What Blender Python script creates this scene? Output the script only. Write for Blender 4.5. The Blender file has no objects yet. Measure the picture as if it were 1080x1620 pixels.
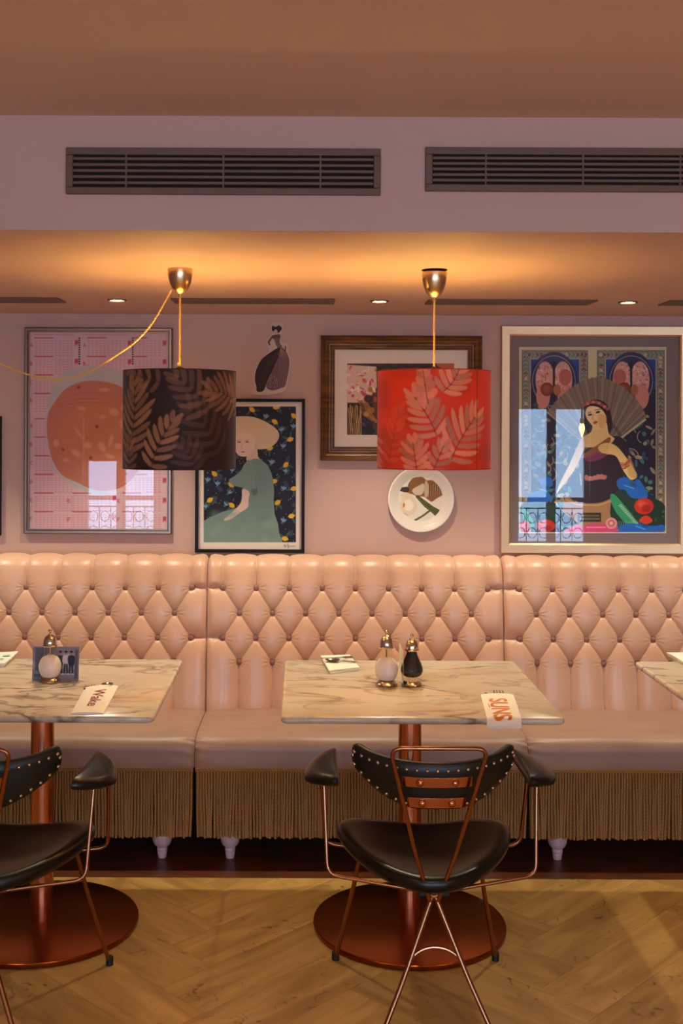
import bpy, math, random
import numpy as np
from mathutils import Vector, Matrix

random.seed(7)
RNG = np.random.RandomState(11)
SC = bpy.context.scene
COL = SC.collection
PI = math.pi

# ------------------------------------------------------------------ camera
F_PX, VX, VY, CAM_Z, ROLL = 1783.0, 478.0, 675.0, 1.56, math.radians(0.25)
cam_d = bpy.data.cameras.new('camera')
cam_d.sensor_fit = 'VERTICAL'; cam_d.sensor_height = 36.0; cam_d.sensor_width = 24.0
cam_d.lens = F_PX / 1620 * 36.0
cam_d.shift_x = (540 - VX) / 1620.0
cam_d.shift_y = -(810 - VY) / 1620.0
cam = bpy.data.objects.new('camera', cam_d); COL.objects.link(cam)
cam.matrix_world = Matrix.Translation((0, 0, CAM_Z)) @ Matrix.Rotation(PI/2, 4, 'X') @ Matrix.Rotation(ROLL, 4, 'Z')
SC.camera = cam

# ------------------------------------------------------------------ view + world
SC.view_settings.view_transform = 'Standard'; SC.view_settings.look = 'None'
SC.view_settings.gamma = 1.0; SC.view_settings.use_curve_mapping = False
SC.view_settings.exposure = 1.5
W = bpy.data.worlds.new('world'); SC.world = W; W.use_nodes = True
W.node_tree.nodes['Background'].inputs[0].default_value = (0.62, 0.78, 1.0, 1)
W.node_tree.nodes['Background'].inputs[1].default_value = 3.0

# room numbers
Y_WALL, Z_LOW, Y_BULK, Z_TOP, Y_REAR = 4.65, 2.022, 2.66, 2.292, -3.4
X_L, X_R = -3.2, 4.0

# light levels
E_DAY, E_DOWN, E_PEND, E_ROOM = 14.0, 12.0, 13.0, 22.0
WINDOWS = [(-2.47, -1.63, 0.22, 1.82), (-0.95, -0.10, 0.22, 1.82), (0.55, 1.40, 0.22, 1.82), (2.40, 3.24, 0.22, 1.82)]  # middle two windows added for extra daylight
for i, (a, b, c, d) in enumerate(WINDOWS):
    l = bpy.data.lights.new('daylight', 'AREA'); l.shape = 'RECTANGLE'; l.size = b - a; l.size_y = d - c
    l.color = (0.70, 0.84, 1.0); l.energy = E_DAY
    o = bpy.data.objects.new('daylight', l); COL.objects.link(o)
    o.location = ((a+b)/2, Y_REAR - 0.26, (c+d)/2); o.rotation_euler = (PI/2, 0, 0)   # faces +Y

# ------------------------------------------------------------------ helpers
def lin(c):
    out = []
    for v in c[:3]:
        v = v / 255.0
        out.append(v / 12.92 if v <= 0.04045 else ((v + 0.055) / 1.055) ** 2.4)
    return out

def P(px, py, d):
    """photo pixel + distance along the view axis -> world X, Z"""
    dx, dy = px - VX, py - VY
    c, s = math.cos(ROLL), math.sin(ROLL)
    x, y = dx * c + dy * s, -dx * s + dy * c
    return x * d / F_PX, CAM_Z - y * d / F_PX

MATS = {}
def mat(name, color, rough=0.5, metal=0.0, spec=0.5, noise=None, bump=None, sheen=0.0, attr=False, coat=0.0, emit=None, aniso=0.0):
    if name in MATS: return MATS[name]
    m = bpy.data.materials.new(name); MATS[name] = m; m.use_nodes = True
    nt = m.node_tree; b = nt.nodes['Principled BSDF']
    col = lin(color) + [1.0]
    b.inputs['Base Color'].default_value = col
    b.inputs['Roughness'].default_value = rough
    b.inputs['Metallic'].default_value = metal
    b.inputs['Specular IOR Level'].default_value = spec
    b.inputs['Sheen Weight'].default_value = sheen
    b.inputs['Coat Weight'].default_value = coat
    if aniso: b.inputs['Anisotropic'].default_value = aniso
    tc = nt.nodes.new('ShaderNodeTexCoord')
    if attr:
        a = nt.nodes.new('ShaderNodeAttribute'); a.attribute_name = 'Col'
        nt.links.new(a.outputs['Color'], b.inputs['Base Color'])
    elif noise:            # (scale, amount, second colour, (stretch))
        n = nt.nodes.new('ShaderNodeTexNoise'); n.inputs['Scale'].default_value = noise[0]; n.inputs['Detail'].default_value = 6
        mp = nt.nodes.new('ShaderNodeMapping'); mp.inputs['Scale'].default_value = noise[3] if len(noise) > 3 else (1, 1, 1)
        nt.links.new(tc.outputs['Object'], mp.inputs['Vector']); nt.links.new(mp.outputs[0], n.inputs['Vector'])
        r = nt.nodes.new('ShaderNodeValToRGB'); r.color_ramp.elements[0].position = 0.35; r.color_ramp.elements[1].position = 0.65
        r.color_ramp.elements[0].color = col; c2 = lin(noise[2])
        k = noise[1]
        r.color_ramp.elements[1].color = [col[i]*(1-k) + c2[i]*k for i in range(3)] + [1]
        nt.links.new(n.outputs['Fac'], r.inputs[0]); nt.links.new(r.outputs[0], b.inputs['Base Color'])
    if bump:               # (scale, strength, stretch)
        n = nt.nodes.new('ShaderNodeTexNoise'); n.inputs['Scale'].default_value = bump[0]; n.inputs['Detail'].default_value = 4
        mp = nt.nodes.new('ShaderNodeMapping'); mp.inputs['Scale'].default_value = bump[2] if len(bump) > 2 else (1, 1, 1)
        nt.links.new(tc.outputs['Object'], mp.inputs['Vector']); nt.links.new(mp.outputs[0], n.inputs['Vector'])
        bp = nt.nodes.new('ShaderNodeBump'); bp.inputs['Strength'].default_value = bump[1]; bp.inputs['Distance'].default_value = 0.004
        nt.links.new(n.outputs['Fac'], bp.inputs['Height']); nt.links.new(bp.outputs[0], b.inputs['Normal'])
    if emit:
        b.inputs['Emission Color'].default_value = lin(emit[0]) + [1]; b.inputs['Emission Strength'].default_value = emit[1]
    return m

def glass_mat(name, tint=(255, 255, 255), ior=1.45, rough=0.0):
    if name in MATS: return MATS[name]
    m = bpy.data.materials.new(name); MATS[name] = m; m.use_nodes = True; nt = m.node_tree
    nt.nodes.remove(nt.nodes['Principled BSDF'])
    out = nt.nodes['Material Output']
    t = nt.nodes.new('ShaderNodeBsdfTransparent'); t.inputs[0].default_value = lin(tint) + [1]
    g = nt.nodes.new('ShaderNodeBsdfGlossy'); g.inputs['Roughness'].default_value = rough
    f = nt.nodes.new('ShaderNodeFresnel'); f.inputs['IOR'].default_value = ior
    mx = nt.nodes.new('ShaderNodeMixShader')
    ge = nt.nodes.new('ShaderNodeNewGeometry'); iv = nt.nodes.new('ShaderNodeMath'); iv.operation = 'SUBTRACT'; iv.inputs[0].default_value = 1.0
    mu = nt.nodes.new('ShaderNodeMath'); mu.operation = 'MULTIPLY'
    nt.links.new(ge.outputs['Backfacing'], iv.inputs[1]); nt.links.new(iv.outputs[0], mu.inputs[0]); nt.links.new(f.outputs[0], mu.inputs[1])
    nt.links.new(mu.outputs[0], mx.inputs[0]); nt.links.new(t.outputs[0], mx.inputs[1]); nt.links.new(g.outputs[0], mx.inputs[2])
    nt.links.new(mx.outputs[0], out.inputs['Surface'])
    return m

def wloc(o):
    v = Vector((0, 0, 0))
    while o is not None:
        v = v + o.location; o = o.parent
    return v

def np_mesh(name, V, Q, colors=None, smooth=True):
    V = np.asarray(V, dtype=np.float32).reshape(-1, 3); Q = np.asarray(Q, dtype=np.int32)
    k = Q.shape[1]; me = bpy.data.meshes.new(name)
    me.vertices.add(len(V)); me.vertices.foreach_set('co', V.ravel())
    me.loops.add(Q.size); me.loops.foreach_set('vertex_index', Q.ravel())
    me.polygons.add(len(Q)); me.polygons.foreach_set('loop_start', np.arange(0, Q.size, k, dtype=np.int32))
    if smooth: me.polygons.foreach_set('use_smooth', np.ones(len(Q), dtype=bool))
    me.update(calc_edges=True); me.validate()
    if colors is not None:
        C = np.asarray(colors, dtype=np.float64).reshape(-1, 3) / 255.0
        C = np.clip(C, 0, 1)
        L = np.where(C <= 0.04045, C / 12.92, ((C + 0.055) / 1.055) ** 2.4)
        A = np.ones((len(L), 4), dtype=np.float32); A[:, :3] = L
        at = me.color_attributes.new('Col', 'FLOAT_COLOR', 'POINT'); at.data.foreach_set('color', A.ravel())
    return me

def grid_faces(ny, nx, wrap=False):
    j, i = np.meshgrid(np.arange(ny - 1), np.arange(nx if wrap else nx - 1), indexing='ij')
    i2 = (i + 1) % nx
    return np.stack([j*nx + i, j*nx + i2, (j+1)*nx + i2, (j+1)*nx + i], -1).reshape(-1, 4)

def link(name, me, m=None, parent=None, at=None):
    o = bpy.data.objects.new(name, me); COL.objects.link(o)
    if m is not None and not me.materials: me.materials.append(m)
    if parent is not None: o.parent = parent
    if at is not None: o.location = at
    return o

class MB:
    def __init__(s): s.v = []; s.f = []
    def add(s, vs, fs):
        n = len(s.v); s.v += [tuple(v) for v in vs]; s.f += [tuple(i + n for i in f) for f in fs]; return s
    def box(s, x0, x1, y0, y1, z0, z1):
        vs = [(x, y, z) for z in (z0, z1) for y in (y0, y1) for x in (x0, x1)]
        return s.add(vs, [(0, 2, 3, 1), (4, 5, 7, 6), (0, 1, 5, 4), (2, 6, 7, 3), (0, 4, 6, 2), (1, 3, 7, 5)])
    def lathe(s, prof, seg=32, c=(0, 0, 0), cap=True, axis='Z'):
        vs = []; fs = []
        for r, z in prof:
            for k in range(seg):
                a = 2*PI*k/seg; p = (r*math.cos(a), r*math.sin(a), z)
                if axis == 'Y': p = (p[0], -z, p[1])
                vs.append((p[0]+c[0], p[1]+c[1], p[2]+c[2]))
        for j in range(len(prof)-1):
            for k in range(seg):
                k2 = (k+1) % seg; fs.append((j*seg+k, j*seg+k2, (j+1)*seg+k2, (j+1)*seg+k))
        if cap:
            fs.append(tuple(range(seg))[::-1]); fs.append(tuple((len(prof)-1)*seg + k for k in range(seg)))
        return s.add(vs, fs)
    def tube(s, pts, r, sides=10, closed=False, cap=True):
        pts = [Vector(p) for p in pts]; n = len(pts)
        rs = r if isinstance(r, (list, tuple)) else [r]*n
        tang = []
        for i in range(n):
            a = pts[(i-1) % n] if (closed or i > 0) else pts[i]
            b = pts[(i+1) % n] if (closed or i < n-1) else pts[i]
            tang.append((b-a).normalized())
        t = tang[0]; u = t.cross(Vector((0, 0, 1)))
        if u.length < 1e-3: u = t.cross(Vector((1, 0, 0)))
        u.normalize(); vs = []; fs = []
        for i in range(n):
            t = tang[i]; u = (u - t*u.dot(t)); u.normalize(); w = t.cross(u)
            for k in range(sides):
                a = 2*PI*k/sides; vs.append(pts[i] + (u*math.cos(a) + w*math.sin(a))*rs[i])
        m = n if closed else n-1
        for i in range(m):
            i2 = (i+1) % n
            for k in range(sides):
                k2 = (k+1) % sides; fs.append((i*sides+k, i*sides+k2, i2*sides+k2, i2*sides+k))
        if cap and not closed:
            fs.append(tuple(range(sides))[::-1]); fs.append(tuple((n-1)*sides+k for k in range(sides)))
        return s.add(vs, fs)
    def mesh(s, name, smooth=True, angle=40):
        me = bpy.data.meshes.new(name); me.from_pydata(s.v, [], s.f); me.update(); me.validate()
        if smooth:
            me.polygons.foreach_set('use_smooth', np.ones(len(me.polygons), dtype=bool)); me.set_sharp_from_angle(angle=math.radians(angle))
        return me
    def build(s, name, m, parent=None, at=None, bevel=0.0, smooth=True, angle=40, segs=2):
        off = wloc(parent) if parent is not None else (Vector(at) if at is not None else Vector((0, 0, 0)))
        s.v = [(v[0]-off[0], v[1]-off[1], v[2]-off[2]) for v in s.v]
        o = link(name, s.mesh(name, smooth, angle), m, parent, at)
        if bevel:
            md = o.modifiers.new('bevel', 'BEVEL'); md.width = bevel; md.segments = segs; md.limit_method = 'ANGLE'
        return o

def tag(o, label, cat, group=None):
    o['label'] = label; o['category'] = cat
    if group: o['group'] = group
    return o
def thing(name, label, cat, loc=(0, 0, 0), group=None):
    o = bpy.data.objects.new(name, None); COL.objects.link(o); o.location = loc; o.empty_display_size = 0.05
    return tag(o, label, cat, group)
def struct(o): o['kind'] = 'structure'; return o
def copy_tree(o, parent=None):
    c = o.copy(); COL.objects.link(c); c.parent = parent
    for ch in o.children: copy_tree(ch, c)
    return c

def fillet(pts, r, n=6):
    pts = [Vector(p) for p in pts]; out = [pts[0]]
    for i in range(1, len(pts)-1):
        a, b, c = pts[i-1], pts[i], pts[i+1]
        u = (a-b); v = (c-b); k = min(r, u.length*0.48, v.length*0.48)
        p0 = b + u.normalized()*k; p2 = b + v.normalized()*k
        for j in range(n+1):
            t = j/n; out.append(p0*(1-t)**2 + b*2*t*(1-t) + p2*t*t)
    out.append(pts[-1]); return out

def cr(pts, n=6, closed=False):
    pts = [Vector(p) for p in pts]; N = len(pts); out = []
    rng = range(N) if closed else range(N-1)
    for i in rng:
        p0 = pts[(i-1) % N] if closed or i > 0 else pts[i]
        p1 = pts[i]; p2 = pts[(i+1) % N]
        p3 = pts[(i+2) % N] if closed or i+2 < N else pts[(i+1) % N]
        for j in range(n):
            t = j/n
            out.append(0.5*((2*p1) + (p2-p0)*t + (2*p0-5*p1+4*p2-p3)*t*t + (3*p1-p0-3*p2+p3)*t**3))
    if not closed: out.append(pts[-1])
    return out

def ring_solid(rings):
    mb = MB(); n = len(rings[0]); vs = [p for r in rings for p in r]; fs = []
    for j in range(len(rings)-1):
        for k in range(n): k2 = (k+1) % n; fs.append((j*n+k, j*n+k2, (j+1)*n+k2, (j+1)*n+k))
    fs.append(tuple(range(n))[::-1]); fs.append(tuple((len(rings)-1)*n+k for k in range(n)))
    return mb.add(vs, fs)

# ------------------------------------------------------------------ materials
M_WALL = mat('wall_paint', (200, 164, 150), 0.7, noise=(3, 0.25, (195, 157, 142)), bump=(60, 0.05))
M_CEIL = mat('ceiling_paint', (208, 176, 156), 0.75)
M_TAUPE = mat('taupe_metal', (104, 78, 58), 0.5)
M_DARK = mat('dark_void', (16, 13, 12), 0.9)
M_COPPER = mat('copper', (204, 136, 102), 0.16, 1.0, bump=(180, 0.03, (1, 1, 0.05)))
M_COPPER_B = mat('brushed_copper', (146, 72, 26), 0.28, 1.0, bump=(120, 0.03))
M_ROD = mat('copper_rod', (160, 110, 78), 0.2, 1.0)
M_STEEL = mat('brushed_brass_steel', (206, 178, 136), 0.24, 1.0)
M_SILVER = mat('silver_plate', (208, 198, 182), 0.12, 1.0)
M_LEATHER = mat('black_leather', (10, 9, 7), 0.32, 0, 0.42, bump=(90, 0.04))
M_GREEN = mat('dark_green_leather', (9, 15, 11), 0.42, 0, 0.5, bump=(120, 0.06))
M_NAIL = mat('pewter_nail', (190, 170, 140), 0.25, 1.0)
M_RUBBER = mat('black_rubber', (14, 13, 12), 0.6)
M_VELVET = mat('pink_satin', (216, 170, 138), 0.36, 0, 0.5, noise=(9, 0.35, (208, 158, 124)), bump=(26, 0.10), sheen=0.35, coat=0.12)
M_SEAT = mat('seat_satin', (164, 128, 106), 0.4, 0, 0.45, noise=(5, 0.5, (144, 108, 84), (1, 3, 1)), bump=(18, 0.15), sheen=0.2)  # darker and less pink than the backrest satin
M_BUTTON = mat('button_fabric', (142, 94, 76), 0.5, sheen=0.2)
M_PINKWOOD = mat('pink_lacquer', (214, 176, 176), 0.35)
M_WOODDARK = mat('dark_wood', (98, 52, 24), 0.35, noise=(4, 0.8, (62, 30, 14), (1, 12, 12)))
M_PAPER = mat('white_paper', (240, 232, 214), 0.7)
M_PRINT = mat('art_print', (255, 255, 255), 0.55, attr=True, spec=0.3)
M_PRINT_CER = mat('ceramic_print', (255, 255, 255), 0.5, attr=True, spec=0.2)
M_SHADE = mat('printed_fabric', (255, 255, 255), 0.6, attr=True, spec=0.25, sheen=0.15, bump=(900, 0.08))
M_SHADE_IN = mat('shade_lining', (236, 214, 170), 0.7)
M_GLASS = glass_mat('picture_glass', ior=1.5)
M_JAR = glass_mat('jar_glass', (252, 248, 240), 1.45)
M_DIFF = bpy.data.materials.new('added_opal'); M_DIFF.use_nodes = True
_nt = M_DIFF.node_tree; _nt.nodes.remove(_nt.nodes['Principled BSDF'])
_a = _nt.nodes.new('ShaderNodeBsdfTranslucent'); _a.inputs[0].default_value = (0.62, 0.56, 0.46, 1); _b = _nt.nodes.new('ShaderNodeBsdfTransparent'); _b.inputs[0].default_value = (0.95, 0.9, 0.8, 1)
_m = _nt.nodes.new('ShaderNodeMixShader'); _m.inputs[0].default_value = 0.42
_nt.links.new(_a.outputs[0], _m.inputs[1]); _nt.links.new(_b.outputs[0], _m.inputs[2]); _nt.links.new(_m.outputs[0], _nt.nodes['Material Output'].inputs['Surface'])
M_BULB = mat('warm_bulb', (255, 220, 160), 0.4, emit=((255, 190, 105), 9.0))
M_SPOT = mat('spot_bulb', (255, 240, 215), 0.4, emit=((255, 214, 150), 40.0))

# marble
def marble():
    m = bpy.data.materials.new('veined_marble'); m.use_nodes = True; nt = m.node_tree; b = nt.nodes['Principled BSDF']
    b.inputs['Roughness'].default_value = 0.22; b.inputs['Specular IOR Level'].default_value = 0.5
    tc = nt.nodes.new('ShaderNodeTexCoord'); oi = nt.nodes.new('ShaderNodeObjectInfo')
    mp = nt.nodes.new('ShaderNodeMapping'); mp.inputs['Rotation'].default_value = (0, 0, 0.5); mp.inputs['Scale'].default_value = (0.9, 1.9, 1)
    sc = nt.nodes.new('ShaderNodeVectorMath'); sc.operation = 'SCALE'; sc.inputs[0].default_value = (9, 7, 0)
    nt.links.new(oi.outputs['Random'], sc.inputs['Scale'])
    ad = nt.nodes.new('ShaderNodeVectorMath'); ad.operation = 'ADD'
    nt.links.new(tc.outputs['Object'], ad.inputs[0]); nt.links.new(sc.outputs[0], ad.inputs[1]); nt.links.new(ad.outputs[0], mp.inputs['Vector'])
    last = None
    base = lin((214, 199, 174)) + [1]
    def vein(scale, lo, hi, colr, prev, dist):
        n = nt.nodes.new('ShaderNodeTexNoise'); n.inputs['Scale'].default_value = scale; n.inputs['Detail'].default_value = 7; n.inputs['Distortion'].default_value = dist
        nt.links.new(mp.outputs[0], n.inputs['Vector'])
        s = nt.nodes.new('ShaderNodeMath'); s.operation = 'SUBTRACT'; s.inputs[1].default_value = 0.5; nt.links.new(n.outputs['Fac'], s.inputs[0])
        a = nt.nodes.new('ShaderNodeMath'); a.operation = 'ABSOLUTE'; nt.links.new(s.outputs[0], a.inputs[0])
        r = nt.nodes.new('ShaderNodeMapRange'); r.inputs[1].default_value = lo; r.inputs[2].default_value = hi; r.inputs[3].default_value = 1; r.inputs[4].default_value = 0
        nt.links.new(a.outputs[0], r.inputs[0])
        n2 = nt.nodes.new('ShaderNodeTexNoise'); n2.inputs['Scale'].default_value = scale*0.8; nt.links.new(mp.outputs[0], n2.inputs['Vector'])
        r2 = nt.nodes.new('ShaderNodeMapRange'); r2.inputs[1].default_value = 0.42; r2.inputs[2].default_value = 0.68; nt.links.new(n2.outputs['Fac'], r2.inputs[0])
        mu = nt.nodes.new('ShaderNodeMath'); mu.operation = 'MULTIPLY'; nt.links.new(r.outputs[0], mu.inputs[0]); nt.links.new(r2.outputs[0], mu.inputs[1])
        mx = nt.nodes.new('ShaderNodeMixRGB'); nt.links.new(mu.outputs[0], mx.inputs[0])
        if prev is None: mx.inputs[1].default_value = base
        else: nt.links.new(prev, mx.inputs[1])
        mx.inputs[2].default_value = lin(colr) + [1]
        return mx.outputs[0]
    last = vein(3.0, 0.0, 0.17, (204, 176, 140), None, 0.6)
    last = vein(4.2, 0.0, 0.05, (128, 100, 72), last, 0.8)
    last = vein(2.4, 0.0, 0.022, (88, 74, 62), last, 1.0)
    nt.links.new(last, b.inputs['Base Color']); return m
M_MARBLE = marble()

def floor_mat():
    m = bpy.data.materials.new('oak_plank'); m.use_nodes = True; nt = m.node_tree; b = nt.nodes['Principled BSDF']
    b.inputs['Roughness'].default_value = 0.42; b.inputs['Specular IOR Level'].default_value = 0.4
    tc = nt.nodes.new('ShaderNodeTexCoord'); oi = nt.nodes.new('ShaderNodeObjectInfo')
    mp = nt.nodes.new('ShaderNodeMapping'); mp.inputs['Scale'].default_value = (2.2, 11, 1)
    sc = nt.nodes.new('ShaderNodeVectorMath'); sc.operation = 'SCALE'; sc.inputs[0].default_value = (13, 17, 5); nt.links.new(oi.outputs['Random'], sc.inputs['Scale'])
    ad = nt.nodes.new('ShaderNodeVectorMath'); ad.operation = 'ADD'
    nt.links.new(tc.outputs['Object'], ad.inputs[0]); nt.links.new(sc.outputs[0], ad.inputs[1]); nt.links.new(ad.outputs[0], mp.inputs['Vector'])
    n = nt.nodes.new('ShaderNodeTexNoise'); n.inputs['Scale'].default_value = 1.6; n.inputs['Detail'].default_value = 8; n.inputs['Distortion'].default_value = 0.8
    nt.links.new(mp.outputs[0], n.inputs['Vector'])
    r = nt.nodes.new('ShaderNodeValToRGB'); e = r.color_ramp.elements
    e[0].position = 0.3; e[0].color = lin((160, 117, 60)) + [1]; e[1].position = 0.7; e[1].color = lin((200, 157, 87)) + [1]
    nt.links.new(n.outputs['Fac'], r.inputs[0])
    # plank to plank tone
    hv = nt.nodes.new('ShaderNodeHueSaturation'); mr = nt.nodes.new('ShaderNodeMapRange'); mr.inputs[3].default_value = 0.84; mr.inputs[4].default_value = 1.08
    nt.links.new(oi.outputs['Random'], mr.inputs[0]); nt.links.new(mr.outputs[0], hv.inputs['Value']); nt.links.new(r.outputs[0], hv.inputs['Color'])
    # scuffs
    n3 = nt.nodes.new('ShaderNodeTexNoise'); n3.inputs['Scale'].default_value = 16; n3.inputs['Detail'].default_value = 5; n3.inputs['Distortion'].default_value = 2.2
    nt.links.new(ad.outputs[0], n3.inputs['Vector'])
    s = nt.nodes.new('ShaderNodeMapRange'); s.inputs[1].default_value = 0.60; s.inputs[2].default_value = 0.68; nt.links.new(n3.outputs['Fac'], s.inputs[0])
    n4 = nt.nodes.new('ShaderNodeTexNoise'); n4.inputs['Scale'].default_value = 3.0; nt.links.new(ad.outputs[0], n4.inputs['Vector'])
    s4 = nt.nodes.new('ShaderNodeMapRange'); s4.inputs[1].default_value = 0.46; s4.inputs[2].default_value = 0.62; s4.inputs[4].default_value = 0.8; nt.links.new(n4.outputs['Fac'], s4.inputs[0])
    mu = nt.nodes.new('ShaderNodeMath'); mu.operation = 'MULTIPLY'; nt.links.new(s.outputs[0], mu.inputs[0]); nt.links.new(s4.outputs[0], mu.inputs[1])
    mx = nt.nodes.new('ShaderNodeMixRGB'); nt.links.new(mu.outputs[0], mx.inputs[0]); nt.links.new(hv.outputs[0], mx.inputs[1]); mx.inputs[2].default_value = lin((92, 60, 32)) + [1]
    nt.links.new(mx.outputs[0], b.inputs['Base Color'])
    bp = nt.nodes.new('ShaderNodeBump'); bp.inputs['Strength'].default_value = 0.06; bp.inputs['Distance'].default_value = 0.003
    nt.links.new(n.outputs['Fac'], bp.inputs['Height']); nt.links.new(bp.outputs[0], b.inputs['Normal'])
    return m
M_FLOOR = floor_mat()

def cord_mat(name, c1, c2, scale):
    m = bpy.data.materials.new(name); m.use_nodes = True; nt = m.node_tree; b = nt.nodes['Principled BSDF']
    b.inputs['Roughness'].default_value = 0.55; b.inputs['Sheen Weight'].default_value = 0.2
    tc = nt.nodes.new('ShaderNodeTexCoord'); w = nt.nodes.new('ShaderNodeTexWave'); w.wave_type = 'BANDS'; w.bands_direction = 'DIAGONAL'
    w.inputs['Scale'].default_value = scale; w.inputs['Distortion'].default_value = 0.6
    nt.links.new(tc.outputs['Object'], w.inputs['Vector'])
    r = nt.nodes.new('ShaderNodeMixRGB'); r.inputs[1].default_value = lin(c1) + [1]; r.inputs[2].default_value = lin(c2) + [1]
    nt.links.new(w.outputs['Fac'], r.inputs[0]); nt.links.new(r.outputs[0], b.inputs['Base Color'])
    bp = nt.nodes.new('ShaderNodeBump'); bp.inputs['Strength'].default_value = 0.22; bp.inputs['Distance'].default_value = 0.002
    nt.links.new(w.outputs['Fac'], bp.inputs['Height']); nt.links.new(bp.outputs[0], b.inputs['Normal'])
    return m
M_FRINGE = cord_mat('fringe_cord', (166, 118, 48), (136, 94, 36), 47)
M_CORD = mat('gold_cord', (226, 176, 84), 0.5)
M_GILT = mat('antique_gilt_wood', (126, 82, 40), 0.36, 0.35, noise=(7, 0.9, (72, 42, 18), (1, 1, 8)), bump=(40, 0.15, (1, 1, 6)))

# ------------------------------------------------------------------ the setting
def slab(name, x0, x1, y0, y1, z0, z1, m, parent=None):
    o = MB().box(x0, x1, y0, y1, z0, z1).build(name, m, parent, smooth=False)
    if parent is None: struct(o)
    return o
floor = slab('floor', X_L, X_R, Y_REAR, Y_WALL, -0.06, -0.012, M_FLOOR)
slab('wall_back', X_L, X_R, Y_WALL, Y_WALL+0.12, -0.06, Z_LOW, M_WALL)
slab('wall_left', X_L-0.12, X_L, Y_REAR-0.3, Y_WALL+0.12, -0.06, Z_TOP, M_WALL)
slab('wall_right', X_R, X_R+0.12, Y_REAR-0.3, Y_WALL+0.12, -0.06, Z_TOP, M_WALL)
slab('ceiling', X_L-0.12, X_R+0.12, Y_REAR-0.3, Y_BULK, Z_TOP, Z_TOP+0.1, M_CEIL)
# the lowered ceiling over the banquette, with its vertical face
slab('ceiling_lowered', X_L, X_R, Y_BULK, Y_WALL+0.12, Z_LOW, Z_TOP+0.1, M_WALL)
# rear wall, built around its windows
mb = MB(); xs = [X_L] + [v for w in WINDOWS for v in w[:2]] + [X_R]
for k in range(0, len(xs), 2): mb.box(xs[k], xs[k+1], Y_REAR-0.2, Y_REAR, -0.06, Z_TOP)
for a, b, c, d in WINDOWS:
    mb.box(a, b, Y_REAR-0.2, Y_REAR, -0.06, c); mb.box(a, b, Y_REAR-0.2, Y_REAR, d, Z_TOP)
struct(mb.build('wall_front', M_WALL, smooth=False))
M_WFRAME = mat('white_window_paint', (226, 222, 214), 0.4); M_IRON = mat('black_iron', (18, 18, 20), 0.5, 0.3); M_BLIND = mat('added_blind_linen', (196, 176, 158), 0.8)
M_PANE = glass_mat('window_glass', (235, 245, 255), 1.45)
for i, (a, b, c, d) in enumerate(WINDOWS):
    w = struct(MB().box(a, b, Y_REAR-0.2, Y_REAR+0.02, c-0.03, c).build('window_%d' % (i+1), M_WFRAME, smooth=False))
    yf = Y_REAR-0.12
    mb = MB()
    for x0, x1 in ((a, a+0.05), ((a+b)/2-0.05, (a+b)/2+0.05), (b-0.05, b)): mb.box(x0, x1, yf-0.03, yf+0.03, c, d)
    for z0 in (c, c+0.5, d-0.05): mb.box(a+0.05, (a+b)/2-0.05, yf-0.025, yf+0.025, z0, z0+0.05); mb.box((a+b)/2+0.05, b-0.05, yf-0.025, yf+0.025, z0, z0+0.05)
    mb.build('window_frame', M_WFRAME, w, smooth=False)
    for x0, x1 in ((a+0.05, (a+b)/2-0.05), ((a+b)/2+0.05, b-0.05)):
        MB().box(x0, x1, yf-0.004, yf+0.004, c+0.05, d-0.05).build('pane', M_PANE, w, smooth=False)
    rl = MB()
    for zz in (c+0.04, c+0.42): rl.tube([(a+.02, yf-0.07, zz), (b-.02, yf-0.07, zz)], 0.008, 6)
    n = 6
    for k in range(n+1):
        x = a+0.03+(b-a-0.06)*k/n; rl.tube([(x, yf-0.07, c+0.04), (x, yf-0.07, c+0.42)], 0.006, 6)
    for k in range(n):
        x = a+0.03+(b-a-0.06)*(k+.5)/n
        for zc in (c+0.14, c+0.31):
            rl.tube([(x+0.05*math.cos(2*PI*q/12), yf-0.07, zc+0.06*math.sin(2*PI*q/12)) for q in range(12)], 0.005, 5, closed=True)
    rl.build('iron_guard', M_IRON, w)
    if i == 0:
        MB().box(a+0.01, b-0.01, Y_REAR-0.05, Y_REAR-0.045, 1.16, d).build('added_blind', M_BLIND, w, smooth=False)  # added blind, keeps this window's reflection low in the calendar glass

# herringbone planks over the part of the floor the camera can see
PW, PN = 0.185, 4
pm = MB().box(0.0004, PW*PN-0.0004, 0.0004, PW-0.0004, -0.011, 0.0).mesh('plank', False); pm.materials.append(M_FLOOR)
rot = math.radians(45); cr_, sr_ = math.cos(rot), math.sin(rot)
OX, OY = -0.253, 3.52
for gx in range(-26, 27):
    for gy in range(-26, 27):
        s = (gx - gy) % (2*PN)
        if s not in (0, 2*PN-1): continue
        horiz = (s == 0)
        lx, ly = gx*PW, gy*PW
        cx, cy = (lx + PW*PN/2, ly + PW/2) if horiz else (lx + PW/2, ly + PW*PN/2)
        wx, wy = OX + cx*cr_ - cy*sr_, OY + cx*sr_ + cy*cr_
        if not (-2.1 < wx < 2.5 and 1.5 < wy < 4.2): continue
        o = link('plank', pm, None, floor)
        if horiz:
            o.location = (OX + lx*cr_ - ly*sr_, OY + lx*sr_ + ly*cr_, 0); o.rotation_euler = (0, 0, rot)
        else:
            x0, y0 = lx + PW, ly
            o.location = (OX + x0*cr_ - y0*sr_, OY + x0*sr_ + y0*cr_, 0); o.rotation_euler = (0, 0, rot + PI/2)
# dark wood border under the banquette
slab('floor_border', X_L, X_R, 3.895, Y_WALL, -0.0115, 0.003, M_WOODDARK)

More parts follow.
